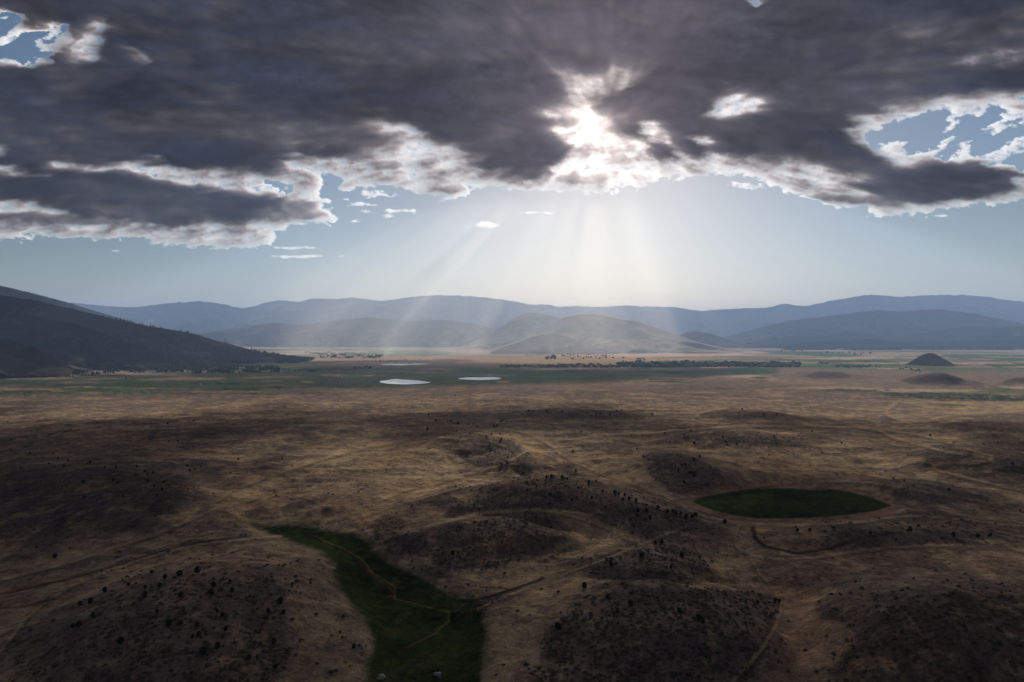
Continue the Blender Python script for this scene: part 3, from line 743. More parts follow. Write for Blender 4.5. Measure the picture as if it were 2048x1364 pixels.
# thin sunlit cloud: outline, softness, thickness
THIN = [([(1090, 120), (1120, 140), (1160, 150), (1210, 150), (1245, 132), (1285, 150), (1255, 175), (1205, 190), (1190, 215), (1215, 240), (1240, 268), (1280, 285), (1310, 320), (1330, 350), (1320, 375), (1240, 384),
          (1090, 382), (1100, 350), (1150, 320), (1140, 290), (1108, 262), (1105, 215), (1125, 185)], 10, 2.1),
        ([(1098, 330), (1150, 318), (1215, 308), (1290, 322), (1330, 345), (1325, 372), (1240, 380), (1110, 376), (1095, 345)], 10, 0.3),
        ([(1410, 222), (1440, 195), (1480, 180), (1530, 205), (1510, 235), (1450, 232)], 12, 0.9),
        ([(1275, 245), (1310, 240), (1350, 270), (1340, 292), (1290, 282)], 9, 1.0),
        ([(1370, 275), (1400, 268), (1430, 292), (1410, 305)], 8, 1.5),
        ([(1300, 320), (1350, 305), (1400, 318), (1500, 318), (1600, 325), (1690, 345), (1800, 378), (1700, 430), (1560, 378), (1400, 348), (1310, 380)], 12, 1.1),
        ([(1690, 240), (1760, 215), (1880, 195), (2060, 180), (2300, 170), (2300, 350), (2040, 400), (2060, 330), (1960, 330), (1850, 322), (1790, 340), (1740, 305), (1700, 275)], 16, 1.0),
        ([(1560, 375), (1700, 372), (1850, 382), (2040, 350), (2060, 400), (1780, 440), (1600, 400)], 10, 1.2),
        ([(755, 240), (800, 245), (850, 268), (950, 300), (960, 335), (985, 370), (960, 400), (880, 415), (840, 385), (760, 375), (690, 370), (640, 345), (600, 325), (700, 318), (790, 300)], 16, 1.0),
        ([(420, 345), (500, 340), (560, 350), (630, 350), (660, 410), (680, 445), (600, 430), (560, 400), (460, 380)], 14, 1.0),
        ([(0, 288), (30, 296), (10, 308), (-60, 300), (-60, 270)], 9, 0.9),
        ([(100, 322), (200, 325), (320, 325), (440, 348), (480, 365), (420, 375), (320, 350), (200, 338), (110, 330)], 8, 1.1),
        ([(290, 305), (330, 312), (350, 325), (310, 322)], 6, 1.0),
        ([(-60, 400), (60, 405), (160, 430), (250, 440), (220, 450), (100, 440), (-60, 425)], 9, 1.1),
        ([(-60, 440), (140, 448), (300, 462), (480, 466), (560, 455), (580, 480), (450, 496), (250, 490), (-60, 480)], 8, 1.2),
        ([(380, 455), (440, 445), (560, 450), (570, 470), (460, 470)], 8, 1.1),
        ([(-60, 425), (100, 438), (230, 455), (210, 460), (80, 446), (-60, 434)], 4, 0.9),
        ([(250, 330), (340, 345), (420, 362), (400, 368), (300, 350)], 6, 1.0),
        ([(240, 445), (360, 452), (430, 447), (480, 452), (400, 459), (280, 456)], 4, 1.0),
        ([(-60, 455), (60, 462), (180, 470), (330, 478), (300, 482), (100, 474), (-60, 466)], 4, 0.8),
        ([(560, 320), (620, 330), (700, 340), (690, 352), (610, 345)], 6, 0.9),
        ([(850, 330), (900, 345), (930, 350), (900, 365), (850, 352)], 6, 0.8),
        ([(0, 330), (60, 345), (120, 350), (80, 356), (0, 345)], 5, 1.9),
        ([(1400, 300), (1460, 312), (1520, 305), (1500, 322), (1420, 318)], 7, 1.5),
        ([(1880, 130), (1980, 95), (2060, 85), (2060, 110), (1950, 140)], 14, 3.0),
        ([(590, 305), (640, 310), (660, 325), (610, 322)], 7, 1.2),
        ([(-80, 20), (20, 30), (50, 75), (50, 115), (100, 125), (0, 130), (-80, 125)], 8, 0.8),
        ([(150, 95), (185, 60), (205, 38), (225, 55), (210, 95), (170, 122), (140, 118)], 9, 1.0),
        ([(270, 105), (310, 125), (300, 130), (265, 118)], 8, 1.6),
        ([(400, 378), (450, 375), (440, 385)], 6, 1.8),
        ([(950, 360), (1000, 365), (1090, 372), (1090, 385), (1000, 392), (960, 378)], 6, 0.9)]
DARK = [([(1108, 356), (1150, 340), (1205, 344), (1226, 356), (1190, 368), (1125, 368)], 5, 2.5),
        ([(1198, 318), (1235, 310), (1268, 320), (1262, 331), (1215, 331)], 5, 2.2),
        ([(1120, 225), (1145, 215), (1160, 240), (1140, 262), (1122, 250)], 6, 3.2),
        ([(1175, 195), (1200, 190), (1235, 180), (1228, 215), (1190, 222)], 5, 3.8),
        ([(1600, 390), (1700, 388), (1800, 395), (1860, 400), (1750, 408), (1640, 400)], 6, 3.2),
        ([(1780, 345), (1900, 335), (1990, 350), (2030, 375), (1960, 398), (1850, 405), (1760, 395), (1700, 370)], 9, 4.5),
        ([(870, 375), (920, 370), (940, 382), (900, 392)], 5, 2.6), ([(560, 395), (620, 400), (660, 425), (620, 440), (560, 430)], 8, 2.8),
        ([(-60, 425), (120, 428), (260, 444), (180, 447), (-60, 436)], 4, 3.2), ([(740, 320), (790, 322), (800, 335), (750, 338)], 5, 2.6)]
PUFFS = [(755, 388, 30, 7), (722, 409, 26, 4), (733, 424, 13, 5), (783, 421, 18, 4), (820, 422, 14, 4), (776, 433, 9, 3), (712, 443, 9, 3), (968, 449, 26, 8), (1500, 372, 30, 7),
         (688, 400, 10, 4), (235, 502, 12, 1.8), (370, 493, 12, 2), (425, 497, 9, 2), (610, 512, 60, 3), (560, 495, 60, 3), (300, 501, 9, 1.2), (1885, 432, 16, 2.2), (1990, 322, 22, 5), (690, 378, 14, 5), (1075, 425, 30, 3)]

def billow(x, y, octv, seed, gain=0.55):
    s = 0.0; a = 1.0; t = 0.0
    for i in range(octv):
        s = s + a * (np.abs(noise2(x, y, seed + 13 * i)) * 2.2 - 0.6); t += a
        x = x * 2.07 + 3.1; y = y * 2.07 + 1.7; a *= gain
    return s / t

def cloud_thickness(px, py):
    k_ = np.clip((HY - py) / 360.0, 0.45, 1.3)
    wx = 34 * fbm(px / 110, py / 52, 5, 201) + 9 * fbm(px / 22, py / 14, 4, 203)
    wy = 15 * fbm(px / 110, py / 52, 5, 202) + 5 * fbm(px / 22, py / 14, 4, 204)
    x = px + wx * 0.8; y = py + wy * 0.8
    big = fbm(px / 330 + 3, py / 110, 5, 211); streak = fbm((px + py * 0.6) / 240, (py - px * 0.12) / 60, 6, 212, 0.58)
    det = fbm(px / 50, py / 24, 6, 213, 0.62); bil = -billow(px / 44, py / 27, 5, 231)
    fine = fbm(px / 15, py / 8, 4, 219, 0.6)
    sd = poly_sd(x, y, SLAB, 1.3)
    thick = 5.0 + 1.8 * big + 1.5 * streak + 0.8 * det + 0.7 * bil
    u = -sd + 15 * det + 9 * bil + 3 * fine
    t = np.where(u < 0, u / 15.0, 2.6 * (1 - np.exp(-np.maximum(u, 0) / 22.0)) + (thick - 2.6) * sstep(10, 75, u + 14 * bil)) + 0.5 * bil
    for pts, soft, val in THIN:
        xs = [p[0] for p in pts]; ys = [p[1] for p in pts]; e = soft + 60
        m = (px > min(xs) - e) & (px < max(xs) + e) & (py > min(ys) - e) & (py < max(ys) + e)
        if not m.any(): continue
        d = poly_sd(x[m], y[m], pts, 1.2) + 9 * det[m]
        k = 1 - sstep(-soft * 1.3, soft * 1.5, d)
        q = val + 0.25 + (2.6 * det[m] + 2.0 * bil[m] + 0.6 * fine[m]) * (0.75 if val == 2.1 else 1.0)
        q = np.where(q < 0.45, 0.45 - 0.25 * (0.45 - q), q)
        t[m] = t[m] * (1 - k) + np.minimum(t[m], q) * k
    for pts, soft, val in DARK:
        m = (np.abs(px - pts[0][0]) < 420) & (np.abs(py - pts[0][1]) < 120)
        d = poly_sd(x[m] - wx[m] * .3, y[m] - wy[m] * .3, pts, 1.4)
        k = 1 - sstep(-soft, soft, d)
        t[m] = t[m] * (1 - k) + np.maximum(t[m], val + det[m] + bil[m]) * k
    for pts, soft in HOLES:
        xs = [p[0] for p in pts]; ys = [p[1] for p in pts]; e = soft + 60
        m = (px > min(xs) - e) & (px < max(xs) + e) & (py > min(ys) - e) & (py < max(ys) + e)
        if not m.any(): continue
        d = poly_sd(x[m], y[m], pts, 1.2) - 22 * det[m] - 16 * bil[m]
        k = 1 - sstep(-soft, soft * 1.6, d)
        wisp = -0.9 + 3.4 * np.maximum(0, fbm(px[m] / 85, (py[m] + px[m] * .3) / 34, 6, 241, .5) + 0.10) + 0.5 * fine[m]
        t[m] = t[m] * (1 - k) + np.minimum(t[m], wisp) * k
    for (cx_, cy_, rx, ry) in PUFFS:
        m = (np.abs(px - cx_) < rx * 2.5) & (np.abs(py - cy_) < ry * 3 + 6)
        if not m.any(): continue
        e = np.sqrt(((px[m] + wx[m] * .2 - cx_) / rx) ** 2 + ((py[m] + wy[m] * .2 - cy_) / ry) ** 2)
        t[m] = np.maximum(t[m], 0.75 * (1 - e) + 0.9 * det[m] + 0.5 * fine[m])
    return t, streak, big

def toward_sun(t, px, py):
    """Mean thickness on the way to the sun, in a grid of shape (rows, cols)."""
    dx = SUN_PX[0] - px; dy = SUN_PX[1] - py; r = np.hypot(dx, dy) + 1e-6; dx /= r; dy /= r
    xs = px[0]; ys = py[:, 0]; tp = np.maximum(t, 0); acc = 0
    for st_ in (5, 11, 19, 30):
        X = px + dx * np.minimum(st_, r); Y = py + dy * np.minimum(st_, r)
        fx = np.clip(np.interp(X, xs, np.arange(len(xs))), 0, len(xs) - 1.001); fy = np.clip(np.interp(Y, ys, np.arange(len(ys))), 0, len(ys) - 1.001)
        ix = fx.astype(int); iy = fy.astype(int); fx -= ix; fy -= iy
        acc = acc + (tp[iy, ix] * (1 - fx) * (1 - fy) + tp[iy, ix + 1] * fx * (1 - fy) + tp[iy + 1, ix] * (1 - fx) * fy + tp[iy + 1, ix + 1] * fx * fy) / 4
    return acc

cpx = np.arange(-520, 2570, 2.7); cpy = np.concatenate([np.arange(-330, 0, 4.5), np.arange(0, 522, 2.2)])
PXg, PYg = np.meshgrid(cpx, cpy)
tt, strk, bigc = cloud_thickness(PXg.ravel(), PYg.ravel())
hh = DECK - CAMZ
sunp = toward_sun(tt.reshape(PXg.shape), PXg, PYg).ravel()
relief = np.clip(tt, 0, 6)
Zc = DECK + 60 - 16 * relief - 10 * strk
Yc = (Zc - CAMZ) * F / (HY - PYg.ravel())
Xc = (PXg.ravel() - CX) / F * Yc
cf = grid_faces(len(cpy), len(cpx))
keep = tt[cf].max(1) > -0.9
cf = cf[keep]
# the same deck overhead, behind and to the sides
gs = 260.0
gx = np.arange(-15000, 15001, gs); gy = np.arange(-13000, 14001, gs)
HXg, HYg = np.meshgrid(gx, gy); HXf, HYf = HXg.ravel(), HYg.ravel()
th2 = 4.6 + 3.6 * fbm(HXf / 3600, HYf / 2600, 5, 301) + 2 * fbm(HXf / 700, HYf / 500, 4, 302)
edge = np.hypot(HXf, HYf); th2 = th2 - 8 * sstep(9000, 14500, edge)
cf2 = grid_faces(len(gy), len(gx))
Yend = hh * F / (HY + 330)
cxm = HXf[cf2].mean(1); cym = HYf[cf2].mean(1)
inside = (cym > Yend + gs * .8) & (np.abs(cxm) < (2570 - CX - 10) / F * cym - gs)
cf2 = cf2[(~inside) & (th2[cf2].max(1) > -0.6)]
nv = len(Xc)
cv = np.vstack([np.stack([Xc, Yc, Zc], 1), np.stack([HXf, HYf, DECK + 95 - 14 * np.clip(th2, 0, 6)], 1)])
call = np.vstack([cf, cf2 + nv]); tall = np.concatenate([tt, th2]); sall = np.concatenate([strk, fbm(HXf / 900, HYf / 500, 3, 303)])
ball = np.concatenate([bigc, fbm(HXf / 2500, HYf / 1500, 3, 305)])
pall = np.concatenate([sunp, np.clip(th2, 0, 9)])
used = np.zeros(len(cv), bool); used[call.ravel()] = True
remap = np.cumsum(used) - 1
m_cloud, nt, out = new_mat('cloud'); g = NT(nt)
geo = g.n('ShaderNodeNewGeometry').outputs['Position']
rel = g.vmath('SUBTRACT', geo, (0, 0, CAMZ)).outputs[0]
dirn = g.vmath('NORMALIZE', rel).outputs[0]
t0 = g.attr('thickness').outputs['Fac']
mp = g.n('ShaderNodeMapping'); mp.inputs['Scale'].default_value = (1, 1, 1.5); g.l(dirn, mp.inputs[0])
d1 = g.noise(mp.outputs[0], 95, 8, 0.7, 0.5)
amp = g.mapr(t0, 0.0, 5.0, 1.9, 1.0)
t1 = g.math('ADD', t0, g.math('MULTIPLY', g.math('SUBTRACT', d1, 0.5), amp))
t1 = g.math('MAXIMUM', t1, 0.0)
A = g.math('POWER', 2.718, g.math('MULTIPLY', t1, -0.95))
op = g.math('SUBTRACT', 1.0, A)
ct = g.vmath('DOT_PRODUCT', dirn, tuple(sdir)).outputs['Value']
th = g.math('MULTIPLY', g.math('ARCCOSINE', g.math('MINIMUM', ct, 0.99999)), 57.2958)
G = g.math('ADD', 1.7, g.math('MULTIPLY', 1.6, g.math('POWER', 2.718, g.math('MULTIPLY', th, -0.22))))
G = g.math('ADD', G, g.math('MULTIPLY', 8.0, g.math('POWER', 2.718, g.math('MULTIPLY', g.math('POWER', g.math('DIVIDE', th, 2.9), 2.0), -1.0))))
spath = g.math('MULTIPLY', g.attr('sunpath').outputs['Fac'], -0.5)
lit = g.math('MULTIPLY', g.math('MULTIPLY', G, g.math('POWER', 2.718, g.math('ADD', spath, g.math('MULTIPLY', t1, -0.42)))), 1.15)
stre = g.attr('streak').outputs['Fac']; bg_ = g.attr('broad').outputs['Fac']
soft = g.noise(mp.outputs[0], 7, 5, 0.55, 0.5)
base = g.math('ADD', 0.040, g.math('MULTIPLY', stre, 0.034))
base = g.math('ADD', base, g.math('MULTIPLY', g.math('SUBTRACT', soft, 0.5), 0.085))
base = g.math('ADD', base, g.math('MULTIPLY', 0.055, g.math('POWER', 2.718, g.math('MULTIPLY', g.math('POWER', g.math('DIVIDE', th, 14.0), 2.0), -1.0))))
sdf_ = g.math('SUBTRACT', t0, g.attr('sunpath').outputs['Fac'])
base = g.math('MULTIPLY', base, g.mapr(sdf_, -1.5, 1.5, 0.66, 1.40))
base = g.math('MULTIPLY', base, g.mapr(d1, 0.3, 0.7, 0.88, 1.12))
base = g.math('MAXIMUM', g.math('MULTIPLY', base, 0.70), 0.008)
sepd = g.n('ShaderNodeSeparateXYZ'); g.l(dirn, sepd.inputs[0])
warmf = g.math('POWER', 2.718, g.math('MULTIPLY', g.math('POWER', g.math('DIVIDE', th, 20.0), 2.0), -1.0))
bcol = g.mix(warmf, (0.64, 0.80, 1.36), (0.98, 0.88, 1.10))
bc = g.vmath('SCALE', bcol); g.l(base, bc.inputs['Scale'])
lcol = g.mix(g.mapr(t1, 0.2, 2.8, 0, 1), (1.0, 0.97, 0.93), (0.95, 0.80, 0.74))
lc = g.vmath('SCALE', lcol); g.l(lit, lc.inputs['Scale'])
sm = g.vmath('ADD', bc.outputs[0], lc.outputs[0]).outputs[0]
fin = g.vmath('SCALE', sm); g.l(op, fin.inputs['Scale'])
em = g.n('ShaderNodeEmission'); g.l(fin.outputs[0], em.inputs[0])
tr = g.n('ShaderNodeBsdfTransparent'); ac = g.n('ShaderNodeCombineColor')
for i in range(3): g.l(A, ac.inputs[i])
g.l(ac.outputs[0], tr.inputs[0])
ad = g.n('ShaderNodeAddShader'); g.l(em.outputs[0], ad.inputs[0]); g.l(tr.outputs[0], ad.inputs[1])
g.l(ad.outputs[0], out.inputs[0])
m_cloud.cycles.emission_sampling = 'NONE'
me = mesh_np('sky_clouds', cv[used], remap[call], m_cloud, True, {'thickness': tall[used], 'streak': sall[used], 'broad': ball[used], 'sunpath': pall[used]})
link('sky_clouds', me, kind='structure')

# ------------------------------------------------------------------ trees
m_bark = simple_mat('bark', (0.07, 0.05, 0.04), 0.9, 0.3, 2.0)
m_jun = simple_mat('juniper_leaf', (0.020, 0.026, 0.015), 0.9, 0.45, 0.8, 0.1)
m_leaf = simple_mat('cottonwood_leaf', (0.018, 0.028, 0.014), 0.9, 0.45, 0.35, 0.1)
m_pine = simple_mat('pine_needle', (0.016, 0.024, 0.014), 0.9, 0.45, 0.3, 0.1)
m_sagebush = simple_mat('sagebrush_leaf', (0.062, 0.058, 0.043), 0.95, 0.4, 0.5, 0.1)

ICO_V = []
_t = (1 + 5 ** .5) / 2
for a in (-1, 1):
    for b in (-_t, _t): ICO_V += [(a, b, 0), (0, a, b), (b, 0, a)]
ICO_V = np.array(ICO_V); ICO_V /= np.linalg.norm(ICO_V[0])
from itertools import combinations
_e = min(np.linalg.norm(ICO_V[a] - ICO_V[b]) for a, b in combinations(range(12), 2)) * 1.05
ICO_F = []
for a, b, c in combinations(range(12), 3):
    if all(np.linalg.norm(ICO_V[p] - ICO_V[q]) < _e for p, q in ((a, b), (b, c), (a, c))):
        n = np.cross(ICO_V[b] - ICO_V[a], ICO_V[c] - ICO_V[a])
        ICO_F.append((a, b, c) if n.dot(ICO_V[a]) > 0 else (a, c, b))
ICO_F = np.array(ICO_F)

def clumps(r, centres, radii, flat=0.85):
    V, Fc = [], []
    for k, (c, q) in enumerate(zip(centres, radii)):
        v = ICO_V * q * (1 + 0.35 * (r.rand(12, 1) - 0.5)); v = v * np.array([1, 1, flat]); a = r.rand() * 6.28
        R = np.array([[math.cos(a), -math.sin(a), 0], [math.sin(a), math.cos(a), 0], [0, 0, 1]])
        V.append(v @ R.T + c); Fc.append(ICO_F + 12 * k)
    return np.vstack(V), np.vstack(Fc)

def crown_mesh(name, seed, kind, mat):
    r = np.random.RandomState(seed); cs, rs = [], []
    if kind == 'juniper':          # unit height 1, rather dense cone-oval, foliage near the ground
        for i in range(15):
            h = 0.16 + 0.70 * (i / 14); w = 0.34 * math.sin(math.pi * (0.18 + 0.72 * (i / 14))) ; a = i * 2.4 + r.rand(); q = w * r.uniform(.45, 1)
            cs.append((q * math.cos(a), q * math.sin(a), h)); rs.append(r.uniform(.13, .20))
    elif kind == 'broad':
        for i in range(18):
            a = r.rand() * 6.28; h = 0.32 + 0.55 * r.rand(); w = 0.36 * math.sin(math.pi * min(1, (h - .12) / .9)) * r.uniform(.35, 1)
            cs.append((w * math.cos(a), w * math.sin(a), h)); rs.append(r.uniform(.10, .17))
    else:                           # pine: tiers narrowing to a point
        for i in range(14):
            h = 0.16 + 0.80 * i / 13; w = 0.17 * (1 - h) + 0.005; a = i * 2.4
            cs.append((w * math.cos(a), w * math.sin(a), h)); rs.append(0.13 * (1.08 - h) + 0.02)
    v, f = clumps(r, cs, rs, 0.8)
    return mesh_np(name, v, f, mat, False)
def trunk_mesh(name, r0, top, mat, lean=0.0):
    V, Fc = [], []
    for k, (z, q) in enumerate(((-0.04, r0), (top * .5, r0 * .7), (top, r0 * .35))):
        for j in range(5):
            a = j * 2 * math.pi / 5; V.append((q * math.cos(a) + lean * z, q * math.sin(a), z))
    for k in range(2):
        for j in range(5): Fc.append((k * 5 + j, k * 5 + (j + 1) % 5, k * 5 + 5 + (j + 1) % 5, k * 5 + 5 + j))
    return mesh_np(name, V, Fc, mat, True)
CR = {k: [crown_mesh(k + '_crown', 50 + i, k, m) for i in range(5)] for k, m in (('juniper', m_jun), ('broad', m_leaf), ('pine', m_pine))}
TRK = {'juniper': trunk_mesh('juniper_trunk', .05, .5, m_bark, .05), 'broad': trunk_mesh('broad_trunk', .035, .6, m_bark, .03), 'pine': trunk_mesh('pine_trunk', .022, .8, m_bark)}

def plant_tree(name, kind, pos, h, w, label, cat, group, seed):
    r = random.Random(seed)
    t = link(name, None, label=label, cat=cat, group=group, loc=pos)
    t.rotation_euler = (0, 0, r.random() * 6.28); t.scale = (h * w, h * w, h)
    link('trunk', TRK[kind], parent=t); link('crown', CR[kind][r.randrange(5)], parent=t)
    return t

ORD = 'first second third fourth fifth sixth seventh eighth ninth tenth eleventh twelfth thirteenth fourteenth fifteenth sixteenth seventeenth eighteenth nineteenth'.split()
TENS = ['twentieth', 'thirtieth', 'fortieth', 'fiftieth', 'sixtieth']; TENW = ['twenty', 'thirty', 'forty', 'fifty', 'sixty']
def ordinal(i):
    if i < 19: return ORD[i]
    n = i + 1; return TENS[n // 10 - 2] if n % 10 == 0 else TENW[n // 10 - 2] + '-' + ORD[n % 10 - 1]

def crop(ox, oy, sc, pts): return [(ox + a / sc, oy + b / sc) for a, b in pts]
JUN = []
JUN += crop(0, 740, 2.926, [(45,300),(575,300),(980,310),(1130,298),(60,405),(880,403),(990,418),(1045,415),(1130,450),(1395,520),(65,465),(178,488),(310,485),(340,517),(402,530),(532,540),(510,545),
  (378,562),(283,546),(118,572),(610,572),(680,568),(798,563),(848,590),(895,597),(795,610),(862,607),(905,675),(665,645),(685,657),(960,655),(952,698),(915,735),(722,740),(498,740),(485,657),
  (1098,562),(1113,585),(1143,580),(1175,562),(1355,600),(860,650)])
JUN += crop(700, 760, 2.926, [(460,203),(502,238),(530,237),(570,243),(590,240),(634,257),(695,257),(745,270),(840,270),(862,272),(885,237),(895,232),(915,237),(455,290),(280,310),(640,325),(700,313),
  (832,315),(803,320),(800,332),(882,318),(935,322),(820,372),(885,342),(822,413),(850,420),(885,490),(920,490),(1012,543),(865,105),(918,103),(985,105),(1060,110),(612,88),(700,78),(1045,180),(1078,178),
  (1150,178),(1240,180),(1005,195),(1155,183),(1390,190),(1440,200),(1465,195),(1520,200),(1560,178),(1590,175),(1710,185),(1770,200),(1355,298),(1645,320),(1710,322),(1843,310),(1958,320),
  (2013,365),(1715,447),(1680,400),(1302,418),(2015,465),(1945,495),(1925,527),(2000,545),(1955,600),(2015,565),(1985,545),(1133,570),(1152,565),(1178,567),(1243,573),(1270,577),(1220,592),(1245,605),
  (1333,595),(1355,600),(1397,603),(1427,617),(1335,632),(1480,650),(1418,690),(1555,660),(1573,668),(1595,703),(1612,672),(1632,695),(1675,708),(1493,745),(1735,732),(1797,747),(1890,767),
  (1735,765),(1685,770),(1680,790),(1755,808),(1732,817),(1640,812),(1663,850),(1860,772),(1910,780),(1937,788),(1968,803),(2005,795),(2025,790),(1170,725),(1175,670),(1325,528),(603,1022),
  (1050,575),(1090,590),(1040,640),(1300,700),(1825,952),(1940,1027),(1705,1030)])
JUN += crop(1348, 760, 2.926, [(95,298),(60,322),(118,368),(305,360),(362,370),(287,330),(670,350),(585,330),(812,297),(880,322),(978,365),(688,290),(1635,362),(1498,325),(1815,370),(1895,362),(2018,345),
  (1980,410),(1980,490),(150,450),(118,465),(118,540),(120,565),(65,497),(28,530),(212,505),(1285,572),(1608,640),(1828,710),(125,790),(108,800),(68,803),(295,832),(725,880),(793,880),
  (1435,860),(1380,880),(1365,880),(1150,895),(1635,910),(45,1028),(1300,930),(400,170),(440,185),(480,180),(520,200),(560,185),(600,205),(630,210),(380,190)])
JUN += crop(1100, 1000, 2.16, [(263,280),(262,258),(398,240),(570,240),(455,185),(148,375),(33,550),(562,482),(640,517),(660,525),(898,442),(972,437),(990,440),(345,450),(290,480),(250,420),(520,290),
  (1225,125),(1550,128),(1745,155),(1850,158),(1900,150),(1690,165)])
JUN += crop(0, 1000, 2.926, [(325,335),(215,272),(1155,420),(968,457),(885,425),(755,497),(850,510),(935,505),(1050,440),(615,535),(848,562),(525,600),(465,610),(1248,505),(1345,480),(1357,535),
  (1235,550),(1275,650),(1300,675),(1570,650),(1657,660),(1055,722),(920,655),(1155,733),(1325,755),(430,740),(460,735),(543,686),(1125,800),(1160,790),(1275,865),(1195,900),(1605,830),
  (705,830),(985,730),(1610,980),(1460,925),(1640,600),(1060,560)])
JUN += crop(500, 1000, 2.926, [(110,650),(605,858),(1955,510),(1800,745)])
# landmarks: (test, where)
def where_j(x, y):
    if y > 1060 and x < 250: return 'by the pale track in the bottom corner'
    if y > 1060 and x < 480 and y < 1200: return 'on top of the mound beside the green meadow'
    if y >= 1200 and x < 480: return 'low on the mound beside the green meadow'
    if y > 1060 and x < 760: return 'between that mound and the green meadow'
    if y > 1130 and x < 1620: return 'on the broad dark slope at the bottom'
    if y > 1045 and x > 1560: return 'along the curved bank before the oval field'
    if y > 1065: return 'on the rise beyond the broad bottom slope'
    if x < 160 and y > 880: return 'on the dark flat at the photo edge'
    if x < 480 and y > 960: return 'low on the shaded side hill'
    if x < 480 and y > 915: return 'across the middle of the shaded side hill'
    if x < 480: return 'near the thin dark road line'
    if 1060 <= x < 1190 and 940 < y < 1010: return 'on the crest of the central hill'
    if 1190 <= x < 1300 and 960 < y: return 'on the ridge descending from the central hill'
    if 1300 <= x < 1420 and 1010 < y: return 'at the ridge foot before the oval field'
    if 1290 <= x < 1440 and 880 < y: return 'on the dark slope behind the oval field'
    if y > 930 and x < 1060: return 'on the near side of the middle knoll'
    if y > 1000: return 'near the open bank by the oval field'
    if x > 1700 and y > 870: return 'on the dark rise past the oval field'
    if 855 < y and x > 1290: return 'on the low ridge beneath the pale track'
    if 855 < y and 1100 < x: return 'beside the pale ridge track'
    if 835 < y and x < 940: return 'on the near shoulder of the middle knoll'
    if 835 < y and x < 1100: return 'on the far shoulder of the middle knoll'
    if x > 1400: return 'on the dark lens shaped rise'
    if x > 1140 and y > 812: return 'on the thicker end of the long dark rise'
    if y > 812: return 'on the thinner end of the long dark rise'
    return 'on the small rise below the second pond'
clus = {}
for k, (x, y) in enumerate(JUN):
    clus.setdefault(where_j(x, y), []).append((x, y, k))
for wh, items in clus.items():
    items.sort()
    for n, (x, y, k) in enumerate(items):
        r = random.Random(k * 7 + 1)
        p = spot(x, y + 2)
        h = r.uniform(1.9, 3.6) * (1.0 + 0.45 * (p.y > 1000)); w = r.uniform(0.95, 1.35)
        look = 'tall' if h > 3.6 else 'wide' if w > 1.22 else 'round'
        if len(items) == 1: lb = f'{look} lone juniper {wh}'
        else: lb = f'{look} juniper, {ordinal(n)} from left {wh}'
        plant_tree('juniper_tree', 'juniper', p - Vector((0, 0, .15)), h, w, lb, 'juniper', 'junipers ' + wh, k)

def grove(name, kind, pts_or_n, box, hr, wr, adj, what, wh, group, seed):
    r = random.Random(seed)
    if isinstance(pts_or_n, int):
        x0, x1, y0, y1 = box; pl = []
        for i in range(pts_or_n):
            x = x0 + (x1 - x0) * (i + r.uniform(.1, .9)) / pts_or_n
            f = (x - x0) / (x1 - x0); ya = y0 if not isinstance(y0, tuple) else y0[0] + (y0[1] - y0[0]) * f; yb = y1 if not isinstance(y1, tuple) else y1[0] + (y1[1] - y1[0]) * f
            pl.append((x, r.uniform(ya, yb)))
    else: pl = sorted(pts_or_n)
    for n, (x, y) in enumerate(pl):
        p = spot(x, y); h = r.uniform(*hr); w = r.uniform(*wr)
        look = 'tall' if h > hr[0] + .7 * (hr[1] - hr[0]) else 'small' if h < hr[0] + .25 * (hr[1] - hr[0]) else 'medium'
        lb = f'{look} {what}, {ordinal(n)} from left {wh}' if len(pl) > 1 else f'{look} {adj} {what} {wh}'
        plant_tree(name, kind, p, h, w, lb, 'tree', group, seed * 100 + n)
B = 'cottonwood_tree'; wd = 'dark green'
grove(B, 'broad', 22, (1002, 1110, 732, 734), (10, 16), (1.2, 2.2), wd, 'cottonwood', 'in the thin end of the valley tree line', 'cottonwoods of the valley tree line', 1)
grove(B, 'broad', 26, (1112, 1235, 731, 735), (13, 22), (1.4, 2.3), wd, 'cottonwood', 'in the tree line below the pyramid hill', 'cottonwoods of the valley tree line', 2)
grove(B, 'broad', 40, (1236, 1380, 726, 735), (17, 28), (1.3, 2.0), wd, 'cottonwood', 'in the thickest part of the tree line', 'cottonwoods of the valley tree line', 3)
grove(B, 'broad', 40, (1382, 1500, 726, 734), (15, 25), (1.3, 2.0), wd, 'cottonwood', 'in the tree line below the tan field', 'cottonwoods of the valley tree line', 4)
grove(B, 'broad', 26, (1502, 1602, 726, 733), (12, 22), (1.3, 2.0), wd, 'cottonwood', 'in the farm end of the tree line', 'cottonwoods of the valley tree line', 5)
grove(B, 'broad', 8, (1634, 1660, 725, 730), (10, 18), (.9, 1.4), wd, 'cottonwood', 'in the first clump past the tree line', 'cottonwoods past the tree line end', 6)
grove(B, 'broad', 12, (1672, 1760, 730, 735), (9, 15), (1, 1.5), wd, 'cottonwood', 'in the row above the brown knoll', 'cottonwoods past the tree line end', 7)
grove(B, 'broad', 9, (1800, 1845, (735, 744), (738, 747)), (9, 15), (1, 1.5), wd, 'cottonwood', 'on the bank before the cone hill', 'cottonwoods by the river', 8)
grove(B, 'broad', 5, (706, 722, 737, 740), (13, 18), (1, 1.5), wd, 'cottonwood', 'in the first clump above the near pond', 'cottonwoods on the green flats', 9)
grove(B, 'broad', 5, (729, 745, 736, 739), (13, 18), (1, 1.5), wd, 'cottonwood', 'in the second clump above the near pond', 'cottonwoods on the green flats', 10)
grove(B, 'broad', 12, (722, 860, 721, 726), (8, 14), (1, 1.6), wd, 'cottonwood', 'along the thin far pond', 'cottonwoods along the thin far pond', 11)
